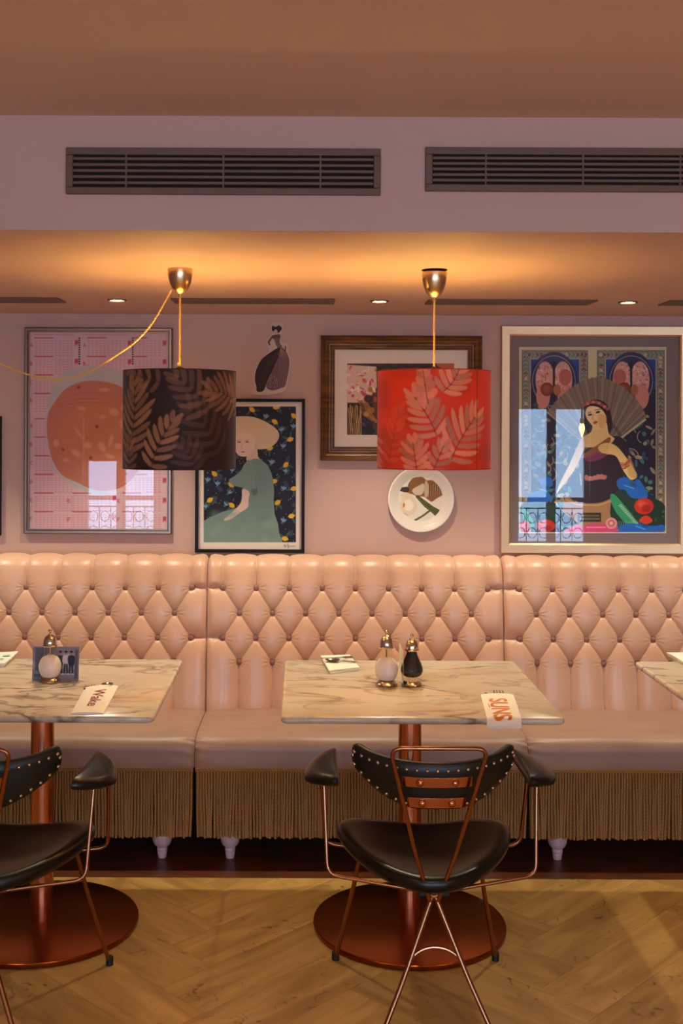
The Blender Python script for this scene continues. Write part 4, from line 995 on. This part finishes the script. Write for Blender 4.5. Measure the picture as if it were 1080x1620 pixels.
# tin and sweets
cv.smooth([q6(*p) for p in [(410, 1030), (480, 1062), (600, 1064), (680, 1036), (710, 1050), (700, 1185), (420, 1185)]], (164, 122, 82))
cv.line([q6(415, 1045), q6(480, 1076), q6(600, 1078), q6(690, 1046)], 1.8, (206, 160, 104)); cv.rect(*q6(481, 1120), *q6(614, 1172), (40, 34, 26)); cv.rect(*q6(486, 1125), *q6(609, 1167), (58, 52, 40))
for k in range(10): cv.line([q6(496+k*11, 1136), q6(503+k*11, 1138)], 1.0, (176, 160, 110), .8); cv.line([q6(492+k*11.6, 1154), q6(500+k*11.6, 1156)], 1.3, (176, 160, 110), .8)
for s in ([(165, 1070), (300, 1060), (440, 1150), (460, 1190), (170, 1190)], [(690, 1010), (800, 1000), (970, 1070), (975, 1200), (690, 1180)]): cv.smooth([q6(*p) for p in s], (24, 58, 44))
for k in range(30):
    q, e = q6(rd.choice([rd.uniform(170, 450), rd.uniform(700, 970)]), rd.uniform(1070, 1190)); cv.ell(q, e, 3, 1.6, rd.choice([(38, 92, 66), (18, 38, 34), (62, 120, 92)]), rd.uniform(0, 3), .7)
for s in ([(665, 1030), (700, 1025), (830, 1190), (780, 1200), (700, 1120)], [(160, 1100), (185, 1100), (235, 1190), (190, 1200)]):
    cv.smooth([q6(*p) for p in s], (44, 152, 104))
for k in range(16): cv.line([q6(715+k*7, 1080+k*8), q6(730+k*7, 1074+k*8)], 1.2, (206, 224, 206), .9); cv.line([q6(690+k*12, 1170), q6(696+k*12, 1195)], 1.0, (196, 214, 196), .6)
BL = (26, 104, 196)
for s in ([(260, 935), (320, 915), (340, 960), (310, 990), (330, 1050), (200, 1060), (215, 1010), (280, 985)], [(705, 935), (760, 918), (790, 950), (830, 930), (880, 1030), (790, 1035), (750, 990), (715, 985)], [(712, 1200), (780, 1180), (900, 1195), (965, 1190), (970, 1225), (720, 1232)]):
    cv.smooth([q6(*p) for p in s], BL)
    q, e = q6(sum(p[0] for p in s)/len(s), sum(p[1] for p in s)/len(s)); cv.line([(q-8, e-2), (q+6, e+3)], 1.6, (130, 184, 232), .8); cv.ell(q+5, e-4, 6, 3, (14, 66, 140), .6, .7, 1)
for x, y, a, b in ((858, 1083, 55, 46), (300, 1195, 52, 36), (180, 1200, 30, 34)):
    q, e = q6(x, y); cv.ell(q, e, a/3.6, b/3.6, (206, 44, 30)); cv.ell(q-2, e-2, a/6, b/8, (236, 96, 70), .4, .8, 1.5); cv.ell(q+3, e+3, a/8, b/8, (140, 22, 20), 0, .7, 1.5)
cv.smooth([q6(*p) for p in [(830, 1165), (870, 1135), (908, 1165), (870, 1185)]], (214, 60, 36))
cv.smooth([q6(*p) for p in [(418, 1215), (470, 1190), (520, 1200), (560, 1180), (640, 1185), (700, 1205), (690, 1230), (420, 1232)]], (218, 70, 122)); cv.rect(*q6(530, 1200), *q6(640, 1206), (244, 160, 190), .9)
cv.ell(*q6(672, 1180), 9, 9, (222, 150, 150)); cv.ell(*q6(672, 1180), 5.5, 5.5, (196, 92, 104)); cv.ell(*q6(672, 1180), 3, 3, (230, 180, 170))
for r in ((x0, y0, x0+1.6, y1), (x1-1.6, y0, x1, y1), (x0, y0, x1, y0+1.6), (x0, y1-1.6, x1, y1)): cv.rect(*r, (214, 204, 176))
cv.sheet('print', g, Y_WALL-0.009)
pane(g, bx, 0.038, Y_WALL-0.0165)

# ------------------------------------------------------------------ pendant lamps
def fern(cv, base, tip, n, L, w, col, bend=0.0, a=1.0, rib=None):
    """finger leaved frond: separate long leaflets either side of a thin rib"""
    bx_, by_ = base; tx, ty = tip; dx, dy = tx-bx_, ty-by_; ln = math.hypot(dx, dy); ang = math.atan2(dy, dx); px, py = -dy/ln, dx/ln
    def pt(t): k = bend*4*t*(1-t); return bx_+dx*t+px*k, by_+dy*t+py*k
    for i in range(n):
        t = i/(n-1); q = pt(t); ll = L*(1.0-0.42*abs(t-0.35)**1.2*1.6)
        for sd in (-1, 1):
            b0 = ang+sd*(1.30-0.75*t); r = random.Random(i*7+sd+int(bx_)); l2 = ll*r.uniform(.86, 1.08); cur = -sd*r.uniform(.25, .5)
            up_, dn_ = [], []; x, y = q; b = b0
            for k in range(9):
                f = k/8; wd = w*(0.45+0.75*math.sin(PI*min(1, 0.12+0.80*f)))*(1.0 if k < 8 else 0.35)
                wd *= 1+0.10*(k % 2)
                nx_, ny2 = -math.sin(b), math.cos(b); up_.append((x+nx_*wd, y+ny2*wd)); dn_.append((x-nx_*wd, y-ny2*wd))
                x += math.cos(b)*l2/8; y += math.sin(b)*l2/8; b += cur/8
            k = 1+r.uniform(-.16, .10); cv.poly(up_+dn_[::-1], [c*k for c in col], a, 0.3)
    cv.line([pt(t/10) for t in range(11)], 1.2, rib or [c*0.5 for c in col], a)

def pendant(px, cup_px_top, label, base_c, fern_c, ferns, extra, gap, swag=False, knot=False, seam=None):
    d = 3.31; x = P(px, cup_px_top, d)[0]; y = d; k = d/F_PX
    g = thing('pendant_lamp', label, 'lamp', (x, y, Z_LOW))
    # ceiling cup
    zt = Z_LOW-gap
    if gap > 0.002: MB().lathe([(0.001, -0.0045), (0.032, -0.0045), (0.038, -0.001), (0.038, -0.0002)], 40, (x, y, Z_LOW), cap=False).build('ceiling_plate', mat('dark_bronze', (52, 38, 30), 0.4, 0.6), g)
    MB().lathe([(0.0368, 0.0), (0.0370, -0.004), (0.0355, -0.022), (0.031, -0.042), (0.024, -0.058), (0.015, -0.069), (0.008, -0.074), (0.0065, -0.0745), (0.0065, -0.0835), (0.003, -0.084)], 40, (x, y, zt), cap=False).build('ceiling_cup', M_STEEL, g, angle=35)
    # shade
    R = 89.0*k; zt_s, zb_s = P(px, 588, d)[1], P(px, 740, d)[1]
    cv = Canvas(-280, 586, 280, 741, 0.95, base_c); cv.noise(0.10, 26, 5)
    def A(X, Y): return 89*math.asin(max(-1, min(1, (X-px)/89.5))), Y
    for b, t, n, L, w, bend, a in ferns: fern(cv, A(*b), A(*t), n, L, w, fern_c, bend, a)
    rd = random.Random(extra)
    for q in range(9):
        ax = 120+q*42 if q < 4 else -140-(q-4)*34; ay = rd.uniform(610, 720); t = rd.uniform(0, 6.28); fern(cv, (ax, ay), (ax+60*math.cos(t), ay+60*math.sin(t)), 7, 44, 3.0, fern_c, 5, 0.75)
    if seam: cv.rect(A(seam, 0)[0]-0.7, 586, A(seam, 0)[0]+0.7, 741, [c*0.6 for c in base_c])
    th = cv.X/89.0
    V = np.stack([R*np.sin(th), -R*np.cos(th), (zt_s + (zb_s-zt_s)*(cv.Y-586)/155.0) - Z_LOW], -1)
    V[:, -1] = V[:, 0]
    sh = link('shade', np_mesh('shade', V, grid_faces(cv.ny, cv.nx), cv.c, True), M_SHADE, g)
    mb = MB().lathe([(R-0.0012, zt_s), (R-0.0012, zb_s)], 96, (x, y, 0), cap=False); mb.build('lining', M_SHADE_IN, sh)
    mb = MB()
    for zz in (zt_s, zb_s): mb.tube([(x+(R-0.001)*math.cos(2*PI*i/64), y+(R-0.001)*math.sin(2*PI*i/64), zz) for i in range(64)], 0.0018, 6, closed=True)
    mb.build('rim', mat('shade_rim_%s' % extra, [c*0.8 for c in base_c], 0.7), sh)
    mb = MB()
    for q in range(3):
        a = 2*PI*q/3+0.5; mb.tube(fillet([(x+0.018*math.cos(a), y+0.018*math.sin(a), zt_s-0.02), (x+0.03*math.cos(a), y+0.03*math.sin(a), zt_s-0.018), (x+(R-0.002)*math.cos(a), y+(R-0.002)*math.sin(a), zt_s-0.002)], 0.01), 0.0016, 6)
    MB().lathe([(R-0.003, 0.0), (R-0.003, 0.0025), (0.001, 0.0025)], 64, (x, y, zb_s+0.006)).build('added_diffuser', M_DIFF, sh)  # unseen disc added to cut the lamp's light on the tables
    mb.tube([(x+0.019*math.cos(2*PI*i/24), y+0.019*math.sin(2*PI*i/24), zt_s-0.02) for i in range(24)], 0.0018, 6, closed=True); mb.build('spider_ring', M_STEEL, sh)
    MB().lathe([(0.004, 0.02), (0.014, 0.015), (0.018, 0.0), (0.018, -0.03)], 20, (x, y, zt_s-0.005)).build('lamp_holder', M_RUBBER, g)
    MB().lathe([(0.013, 0), (0.016, -0.015), (0.028, -0.045), (0.030, -0.06), (0.024, -0.08), (0.010, -0.09), (0.001, -0.091)], 24, (x, y, zt_s-0.05), cap=False).build('bulb', M_BULB, g)
    l = bpy.data.lights.new('bulb_light', 'POINT'); l.energy = E_PEND; l.color = (1.0, 0.70, 0.22); l.shadow_soft_size = 0.035
    o = bpy.data.objects.new('bulb_light', l); COL.objects.link(o); o.parent = g; o.location = (0, 0, zt_s-0.10-Z_LOW)
    # twisted cord
    def twist(name, pts, r=0.0017, h=0.0017, pitch=0.020):
        pts = [Vector(p) for p in pts]; ds = [0]
        for a, b in zip(pts[:-1], pts[1:]): ds.append(ds[-1]+(b-a).length)
        N = max(8, int(ds[-1]/0.0035)); mb = MB()
        for ph in (0, PI):
            out = []
            for i in range(N+1):
                s = ds[-1]*i/N; j = min(len(ds)-2, max(0, int(np.searchsorted(ds, s))-1)); f = (s-ds[j])/max(1e-9, ds[j+1]-ds[j]); p = pts[j].lerp(pts[j+1], f); t = (pts[j+1]-pts[j]).normalized()
                u = t.cross(Vector((0, 1, 0))); u.normalize(); w = t.cross(u); a = 2*PI*s/pitch+ph
                out.append(p+(u*math.cos(a)+w*math.sin(a))*h)
            mb.tube(out, r, 6)
        return mb.build(name, M_CORD, g)
    twist('cord', [(x, y, zt-0.083), (x, y, zt_s+0.008)])
    if knot: MB().lathe([(0.001, 0.006), (0.0042, 0.004), (0.0052, 0), (0.0042, -0.004), (0.001, -0.006)], 14, (x-0.002, y, zt_s+0.024), cap=False).build('knot', M_CORD, g)
    if swag:
        pp = [(271, 459), (243, 508), (215, 540), (178, 566), (140, 589), (95, 599.5), (50, 594), (0, 575), (-60, 541), (-115, 492), (-135, 428)]
        pts = [(P(a, b, d)[0], d, P(a, b, d)[1]) for a, b in pp]; twist('swag_cord', cr(pts, 6))
        xh = pts[-1][0]; MB().lathe([(0.012, 0), (0.012, -0.004), (0.003, -0.006), (0.003, P(-135, 428, d)[1]-Z_LOW-0.012)], 12, (xh, d, Z_LOW)).build('ceiling_hook', M_STEEL, g)
    return g
pendant(285, 425, 'pendant lamp with dark brown fern print drum shade and a looped gold cord', (46, 27, 19), (150, 102, 68),
        [((214, 712), (222, 612), 9, 52, 3.5, 6, .95), ((252, 735), (284, 668), 7, 36, 3.4, -4, 1), ((336, 648), (292, 600), 6, 46, 3.6, 3, .5), ((352, 712), (312, 650), 6, 48, 3.6, 3, .28), ((212, 742), (214, 700), 5, 30, 3, 0, .9), ((316, 742), (300, 708), 5, 36, 3.2, 4, .35), ((262, 606), (214, 590), 5, 26, 3.2, 0, .7)], 3, 0.0, swag=True, knot=True)  # fainter right-side ferns: washed-out look of light on the fabric, painted in
pendant(687, 425, 'pendant lamp with red fern print drum shade and straight gold cord', (242, 62, 24), (240, 138, 100),
        [((692, 620), (716, 584), 6, 36, 3.3, 3, 1), ((680, 686), (648, 630), 7, 40, 3.4, 3, 1), ((704, 724), (742, 660), 8, 52, 3.4, -4, 1), ((652, 742), (646, 700), 6, 32, 3.4, 0, .9), ((676, 742), (692, 704), 5, 26, 3.2, 0, .9), ((612, 728), (626, 650), 8, 32, 3.2, 0, .3), ((668, 640), (660, 588), 6, 22, 5, 0, .85)], 4, 0.0075, seam=745)

# ------------------------------------------------------------------ things on the tables
def tz_at(px, py, z=TZ):
    d = (CAM_Z-z)*F_PX/((py-VY)-(px-VX)*math.sin(ROLL)); return P(px, py, d)[0], d
def shaker(px, py, h, kind, label):
    x, y = tz_at(px, py); k = h/0.181; z = TZ
    g = thing('%s_shaker' % kind, label, 'shaker', (x, y, z)); c = (x, y, z)
    sc = lambda pr: [(r*(0.5+0.5*k), zz*k) for r, zz in pr]
    MB().lathe(sc([(0.033, 0.0), (0.0355, 0.002), (0.0345, 0.006), (0.029, 0.011), (0.027, 0.0155), (0.001, 0.0155)]), 40, c).build('foot', M_SILVER, g, angle=30)
    MB().lathe(sc([(0.027, 0.0158), (0.034, 0.028), (0.0388, 0.045), (0.0388, 0.058), (0.034, 0.074), (0.026, 0.092), (0.0205, 0.107), (0.0185, 0.122)]), 40, c, cap=False).build('glass_body', M_JAR, g, angle=80)
    fm = mat('salt', (236, 226, 222), 0.9) if kind == 'salt' else mat('peppercorns', (34, 22, 16), 0.6, noise=(260, 0.9, (12, 8, 6)), bump=(320, 0.5))
    if kind == 'salt':
        MB().lathe(sc([(0.0005, 0.0175), (0.025, 0.0175), (0.0325, 0.029), (0.037, 0.046), (0.037, 0.058), (0.0325, 0.073), (0.025, 0.084), (0.012, 0.090), (0.0005, 0.091)]), 36, c, cap=False).build('salt_fill', fm, g, angle=50)
        MB().tube([(x, y, z+0.088*k), (x, y, z+0.125*k)], 0.0028, 8).build('spindle', M_STEEL, g)
    else:
        MB().lathe(sc([(0.0005, 0.030), (0.022, 0.030), (0.031, 0.036), (0.0365, 0.048), (0.0365, 0.058), (0.032, 0.074), (0.024, 0.092), (0.018, 0.108), (0.0155, 0.118), (0.0005, 0.119)]), 36, c, cap=False).build('pepper_fill', fm, g, angle=50)
    MB().lathe(sc([(0.018, 0.120), (0.0235, 0.1215), (0.0245, 0.125), (0.0225, 0.128), (0.0225, 0.136), (0.0205, 0.147), (0.015, 0.156), (0.007, 0.1625), (0.004, 0.1655), (0.0035, 0.168), (0.0062, 0.1715), (0.0066, 0.1745), (0.0048, 0.1785), (0.0015, 0.1808), (0.0003, 0.181)]), 36, c, cap=False).build('lid', M_SILVER, g, angle=35)
    return g
shaker(611, 1083, 0.172, 'salt', 'glass salt shaker with silver lid standing next to the pepper shaker')
shaker(651, 1083, 0.160, 'pepper', 'glass pepper shaker full of dark peppercorns with silver lid')
shaker(79, 1078, 0.166, 'salt', 'glass salt shaker with silver lid standing in front of the postcard')

def card(px, py, yaw, label, lean):
    x, y = tz_at(px, py); w, h = 0.148, 0.107
    g = thing('postcard', label, 'card', (x, y, TZ))
    M4 = Matrix.Rotation(yaw, 4, 'Z') @ Matrix.Rotation(-lean, 4, 'X')
    cv = Canvas(0, 0, 148, 107, 0.8, (150, 144, 156)); cv.noise(0.2, 18, 8); rd = random.Random(2)
    cv.rect(0, 0, 148, 22, (128, 120, 130)); cv.rect(0, 70, 148, 107, (132, 126, 136)); cv.rect(8, 4, 34, 76, (96, 90, 100)); cv.rect(40, 0, 44, 80, (112, 106, 116)); cv.rect(134, 10, 144, 100, (90, 84, 94))
    for X0, tone, leg in ((88, (70, 64, 70), 0), (106, (190, 186, 192), 1), (123, (38, 36, 44), 2)):
        cv.ell(X0, 20, 5, 6, (150, 112, 98)); cv.ell(X0, 16, 5, 3.4, (40, 32, 30)); cv.smooth([(X0-10, 30), (X0+10, 30), (X0+8, 58), (X0-8, 58)], tone)
        for s in (-4, 4): cv.line([(X0+s*0.8, 56), (X0+s*1.3, 84)], 5.4, (36, 34, 42)); cv.ell(X0+s*1.5, 86, 4, 2, (200, 196, 200))
    for k in range(5): cv.line([(8+k*4, 86), (8+k*4, 96)], 1.6, (40, 36, 42))
    cv.line([(6, 90), (28, 88)], 1.4, (40, 36, 42))
    def place(o): o.matrix_local = M4
    b = MB().box(-w/2, w/2, 0.0, 0.0007, 0, h).mesh('stock', False); place(link('card_stock', b, M_PAPER, g))
    V = np.stack([(cv.X-74)/1000.0, np.full(cv.X.shape, -0.0002), (107-cv.Y)/1000.0], -1); place(link('photo_print', np_mesh('photo_print', V, grid_faces(cv.ny, cv.nx), cv.c, False), M_PRINT, g))
card(87.5, 1077, 0.0, 'black and white photo postcard leaning behind a salt shaker', math.radians(6))
card(634.5, 1077, math.radians(90), 'photo postcard seen edge on between the salt and pepper shakers', 0.0)

def text_mesh(body, size, bold=0.016):
    cu = bpy.data.curves.new('txt', 'FONT'); cu.body = body; cu.size = size; cu.align_x = 'CENTER'; cu.align_y = 'CENTER'; cu.offset = size*bold
    ob = bpy.data.objects.new('txt', cu); COL.objects.link(ob); bpy.context.view_layer.update()
    me = bpy.data.meshes.new_from_object(ob.evaluated_get(bpy.context.evaluated_depsgraph_get())); bpy.data.objects.remove(ob); bpy.data.curves.remove(cu); return me

def pocket(corners, label, body, tcol, tsize, droop, puff=0.006, tlong=1.0):
    """paper cutlery sleeve; corners far-left, far-right, near-right, near-left (photo pixels on the table plane)"""
    A, B, C_, D_ = [Vector(tz_at(*c)) for c in corners]; g = thing('cutlery_sleeve', label, 'napkin', ((A.x+C_.x)/2, (A.y+C_.y)/2, TZ))
    ye = TY-TD/2
    def surf(u, v, lift):
        p = (A*(1-u)+B*u)*(1-v)+(D_*(1-u)+C_*u)*v
        z = TZ+0.0006+lift*(0.25+0.75*math.sin(PI*u)**0.6)*(1-0.4*v)
        y = p.y
        if y < ye-0.001 and droop: over = ye-0.001-y; z -= over*0.8; y = ye-0.001-over*0.6
        return Vector((p.x, y, z))
    nu, nw = 18, 36; vs = []; off = wloc(g)
    for lift in (puff, 0.0):
        for j in range(nw+1):
            for i in range(nu+1): vs.append(surf(i/nu, j/nw, lift)-off)
    n1 = (nu+1)*(nw+1); q = grid_faces(nw+1, nu+1); faces = [tuple(f) for f in q[:, ::-1]]+[tuple(int(k)+n1 for k in f) for f in q]
    bd = [i for i in range(nu+1)]+[j*(nu+1)+nu for j in range(1, nw+1)]+[nw*(nu+1)+i for i in range(nu-1, -1, -1)]+[j*(nu+1) for j in range(nw-1, 0, -1)]
    for k in range(len(bd)): a, b = bd[k], bd[(k+1) % len(bd)]; faces.append((a, b, b+n1, a+n1))
    me = bpy.data.meshes.new('paper_sleeve'); me.from_pydata([tuple(v) for v in vs], [], [tuple(int(i) for i in f) for f in faces]); me.update(); me.polygons.foreach_set('use_smooth', np.ones(len(me.polygons), dtype=bool)); me.set_sharp_from_angle(angle=math.radians(50))
    sl = link('paper_sleeve', me, M_PAPER, g)
    if body:
        tm = text_mesh(body, 1.0)
        bm = bmesh.new(); bm.from_mesh(tm); bmesh.ops.triangulate(bm, faces=bm.faces[:])
        for _ in range(2): bmesh.ops.subdivide_edges(bm, edges=bm.edges[:], cuts=1, use_grid_fill=True)
        xs = [v.co.x for v in bm.verts]; ys = [v.co.y for v in bm.verts]; w, h = max(xs)-min(xs), max(ys)-min(ys); mx, my = (max(xs)+min(xs))/2, (max(ys)+min(ys))/2
        for v in bm.verts:
            tv = 0.5+tlong[1]+(v.co.x-mx)/w*tlong[0]; tu = tsize[1]+(v.co.y-my)/h*tsize[0]     # reads away from the wall side, turned a quarter
            p = surf(tu, tv, puff)-off; v.co = (p.x, p.y-0.0002, p.z+0.0007)
        bm.to_mesh(tm); bm.free(); tm.name = 'lettering'; link('lettering', tm, mat('ink_%s' % body, tcol, 0.6), g)
    return g, surf
g_s, surf_s = pocket([(760, 1100), (812, 1100), (826, 1141), (771, 1141)], 'paper cutlery sleeve lettered in orange drooping over the table edge', 'SUNS', (224, 118, 22), (0.55, 0.47), True, tlong=(0.72, 0.08))
g_w, surf_w = pocket([(134, 1090), (187, 1087), (164, 1130), (112, 1130)], 'paper cutlery sleeve lettered in dark red beside the postcard', 'Wake', (150, 44, 26), (0.34, 0.55), False, 0.009, tlong=(0.62, -0.02))

# cutlery
def fork_mesh(L=0.19):
    mb = MB(); mb.add(*strip([(0, 0.0022), (0.04, 0.003), (0.10, 0.0024), (0.125, 0.003), (0.135, 0.014), (0.148, 0.0155)], 0.0018, L/0.19))
    for k in range(4):
        x = -0.0132+k*0.0088; mb.box(x-0.0019, x+0.0019, 0.147*L/0.19, L, 0.0005, 0.0022)
    return mb
def strip(prof, th, k):
    vs = []; fs = []
    for y, w in prof: vs += [(-w, y*k, 0), (w, y*k, 0), (w*0.8, y*k, th), (-w*0.8, y*k, th)]
    n = len(prof)
    for j in range(n-1):
        for q in range(4): q2 = (q+1) % 4; fs.append((j*4+q, j*4+q2, (j+1)*4+q2, (j+1)*4+q))
    fs.append((3, 2, 1, 0)); fs.append(tuple((n-1)*4+q for q in range(4)))
    return vs, fs
def spoon_mesh(L=0.17):
    mb = MB(); mb.add(*strip([(0, 0.005), (0.02, 0.0065), (0.06, 0.0035), (0.11, 0.0025), (0.125, 0.004)], 0.0018, L/0.17))
    rings = []
    for fr, z in ((0.05, 0.0012), (0.5, 0.0018), (0.85, 0.0040), (1.0, 0.0065), (0.95, 0.0052), (0.5, 0.0004), (0.05, 0.0)):
        rings.append([(0.018*fr*math.cos(a), 0.147*L/0.17+0.026*fr*math.sin(a), z) for a in np.linspace(0, 2*PI, 24, endpoint=False)])
    return ring_solid(rings[::-1]).add(mb.v, mb.f)
M_CUT = mat('worn_cutlery_steel', (150, 134, 116), 0.22, 1.0)
def lay(name, mb, label, x, y, z, yaw, pitch=0.0):
    o = mb.build(name, M_CUT, angle=45); o.location = (x, y, z); o.rotation_euler = (pitch, 0, yaw); return tag(o, label, 'cutlery')
# fork in the orange sleeve: tines stick out past its far end
p = surf_s(0.58, 0.55, 0.0); q = surf_s(0.56, 0.0, 0.0); yaw = math.atan2(q.y-p.y, q.x-p.x)-PI/2
e = surf_s(0.56, -0.15, 0.0); v = Vector((e.x, e.y)); t = Vector((math.cos(yaw+PI/2), math.sin(yaw+PI/2)))
lay('fork', fork_mesh(), 'fork poking out of the orange lettered sleeve', v.x-t.x*0.19, v.y-t.y*0.19, TZ+0.0028, yaw)
e = surf_s(0.17, -0.02, 0.0); lay('knife', MB().add(*strip([(0, 0.004), (0.08, 0.005), (0.09, 0.0065), (0.15, 0.008), (0.178, 0.005), (0.185, 0.001)], 0.0016, 1)), 'knife tip showing at the orange lettered sleeve', e.x-t.x*0.17, e.y-t.y*0.17, TZ+0.0026, yaw)
p = surf_w(0.5, 0.6, 0.0); q = surf_w(0.5, 0.0, 0.0); yaw = math.atan2(q.y-p.y, q.x-p.x)-PI/2; t = Vector((math.cos(yaw+PI/2), math.sin(yaw+PI/2)))
e = surf_w(0.13, -0.10, 0.0); lay('fork', fork_mesh(), 'fork poking out of the dark red lettered sleeve', e.x-t.x*0.19, e.y-t.y*0.19, TZ+0.0030, yaw)
e = surf_w(0.66, -0.10, 0.0); lay('spoon', spoon_mesh(), 'spoon poking out of the dark red lettered sleeve', e.x-t.x*0.17, e.y-t.y*0.17, TZ+0.0030, yaw)

def napkin(corners, label, marks=None):
    A, B, C_, D_ = [Vector(tz_at(*c)) for c in corners]; g = thing('folded_napkin', label, 'napkin', ((A.x+C_.x)/2, (A.y+C_.y)/2, TZ)); off = wloc(g)
    for layer in range(3):
        z0 = TZ+0.0004+layer*0.0042; s = layer*0.004
        P4 = [A, B, C_, D_]; vs = []; n = 12
        for top in (0, 1):
            for j in range(n+1):
                for i in range(n+1):
                    u, v = i/n, j/n; p = (A*(1-u)+B*u)*(1-v)+(D_*(1-u)+C_*u)*v
                    z = z0+(0.0036+0.0012*math.sin(u*3+layer)*math.sin(v*4))*top; vs.append((p.x+s*(u-.5)-off.x, p.y+s*0.5-off.y, z-off.z))
        n1 = (n+1)**2; q = grid_faces(n+1, n+1); faces = [tuple(int(k) for k in f) for f in q]+[tuple(int(k)+n1 for k in f[::-1]) for f in q]
        bd = [i for i in range(n+1)]+[j*(n+1)+n for j in range(1, n+1)]+[n*(n+1)+i for i in range(n-1, -1, -1)]+[j*(n+1) for j in range(n-1, 0, -1)]
        faces += [(bd[k], bd[(k+1) % len(bd)], bd[(k+1) % len(bd)]+n1, bd[k]+n1) for k in range(len(bd))]
        me = bpy.data.meshes.new('napkin_fold'); me.from_pydata(vs, [], faces); me.update(); link('napkin_fold', me, M_PAPER, g)
    if marks:
        def at(u, v): p = (A*(1-u)+B*u)*(1-v)+(D_*(1-u)+C_*u)*v; return p
        for (u, v, w, h, c) in marks:
            vs = [(at(u+a, v+b).x, at(u+a, v+b).y, TZ+0.0141) for a, b in ((-w, -h), (-w*.3, -h*1.1), (w, -h*.7), (w*.8, h), (-w*.2, h*.8), (-w, h*.5))]
            MB().add(vs, [(5, 4, 3, 2, 1, 0)]).build('printed_mark', mat('mint_ink', c, 0.7), g, smooth=False)
    return (A+B+C_+D_)/4
MINT = (150, 206, 184)
c = napkin([(509, 1043), (551.6, 1041.5), (566.5, 1062), (522.5, 1066.5)], 'folded white paper napkin carrying a spoon and fork near the salt shaker', [(.25, .28, .09, .07, MINT), (.5, .22, .13, .06, MINT), (.72, .15, .07, .05, MINT)])
sx0, sy0 = tz_at(519, 1053); lay('spoon', spoon_mesh(0.10), 'small spoon lying on the folded paper napkin', sx0+0.10, sy0-0.010, TZ+0.0152, math.radians(90-4))
fx, fy = tz_at(557.5, 1049); lay('fork', fork_mesh(0.11), 'small fork lying on the folded paper napkin', fx-0.108, fy-0.020, TZ+0.0195, math.radians(-90+10))
napkin([(-40, 1040), (27, 1036), (5, 1056), (-62, 1058)], 'folded printed paper napkin on the table with the postcard', [(.86, .35, .09, .06, (70, 60, 56)), (.8, .62, .08, .06, (70, 60, 56))])
napkin([(1056, 1038), (1110, 1038), (1128, 1052), (1082, 1052)], 'folded white paper napkin on the marble table before the collage picture')
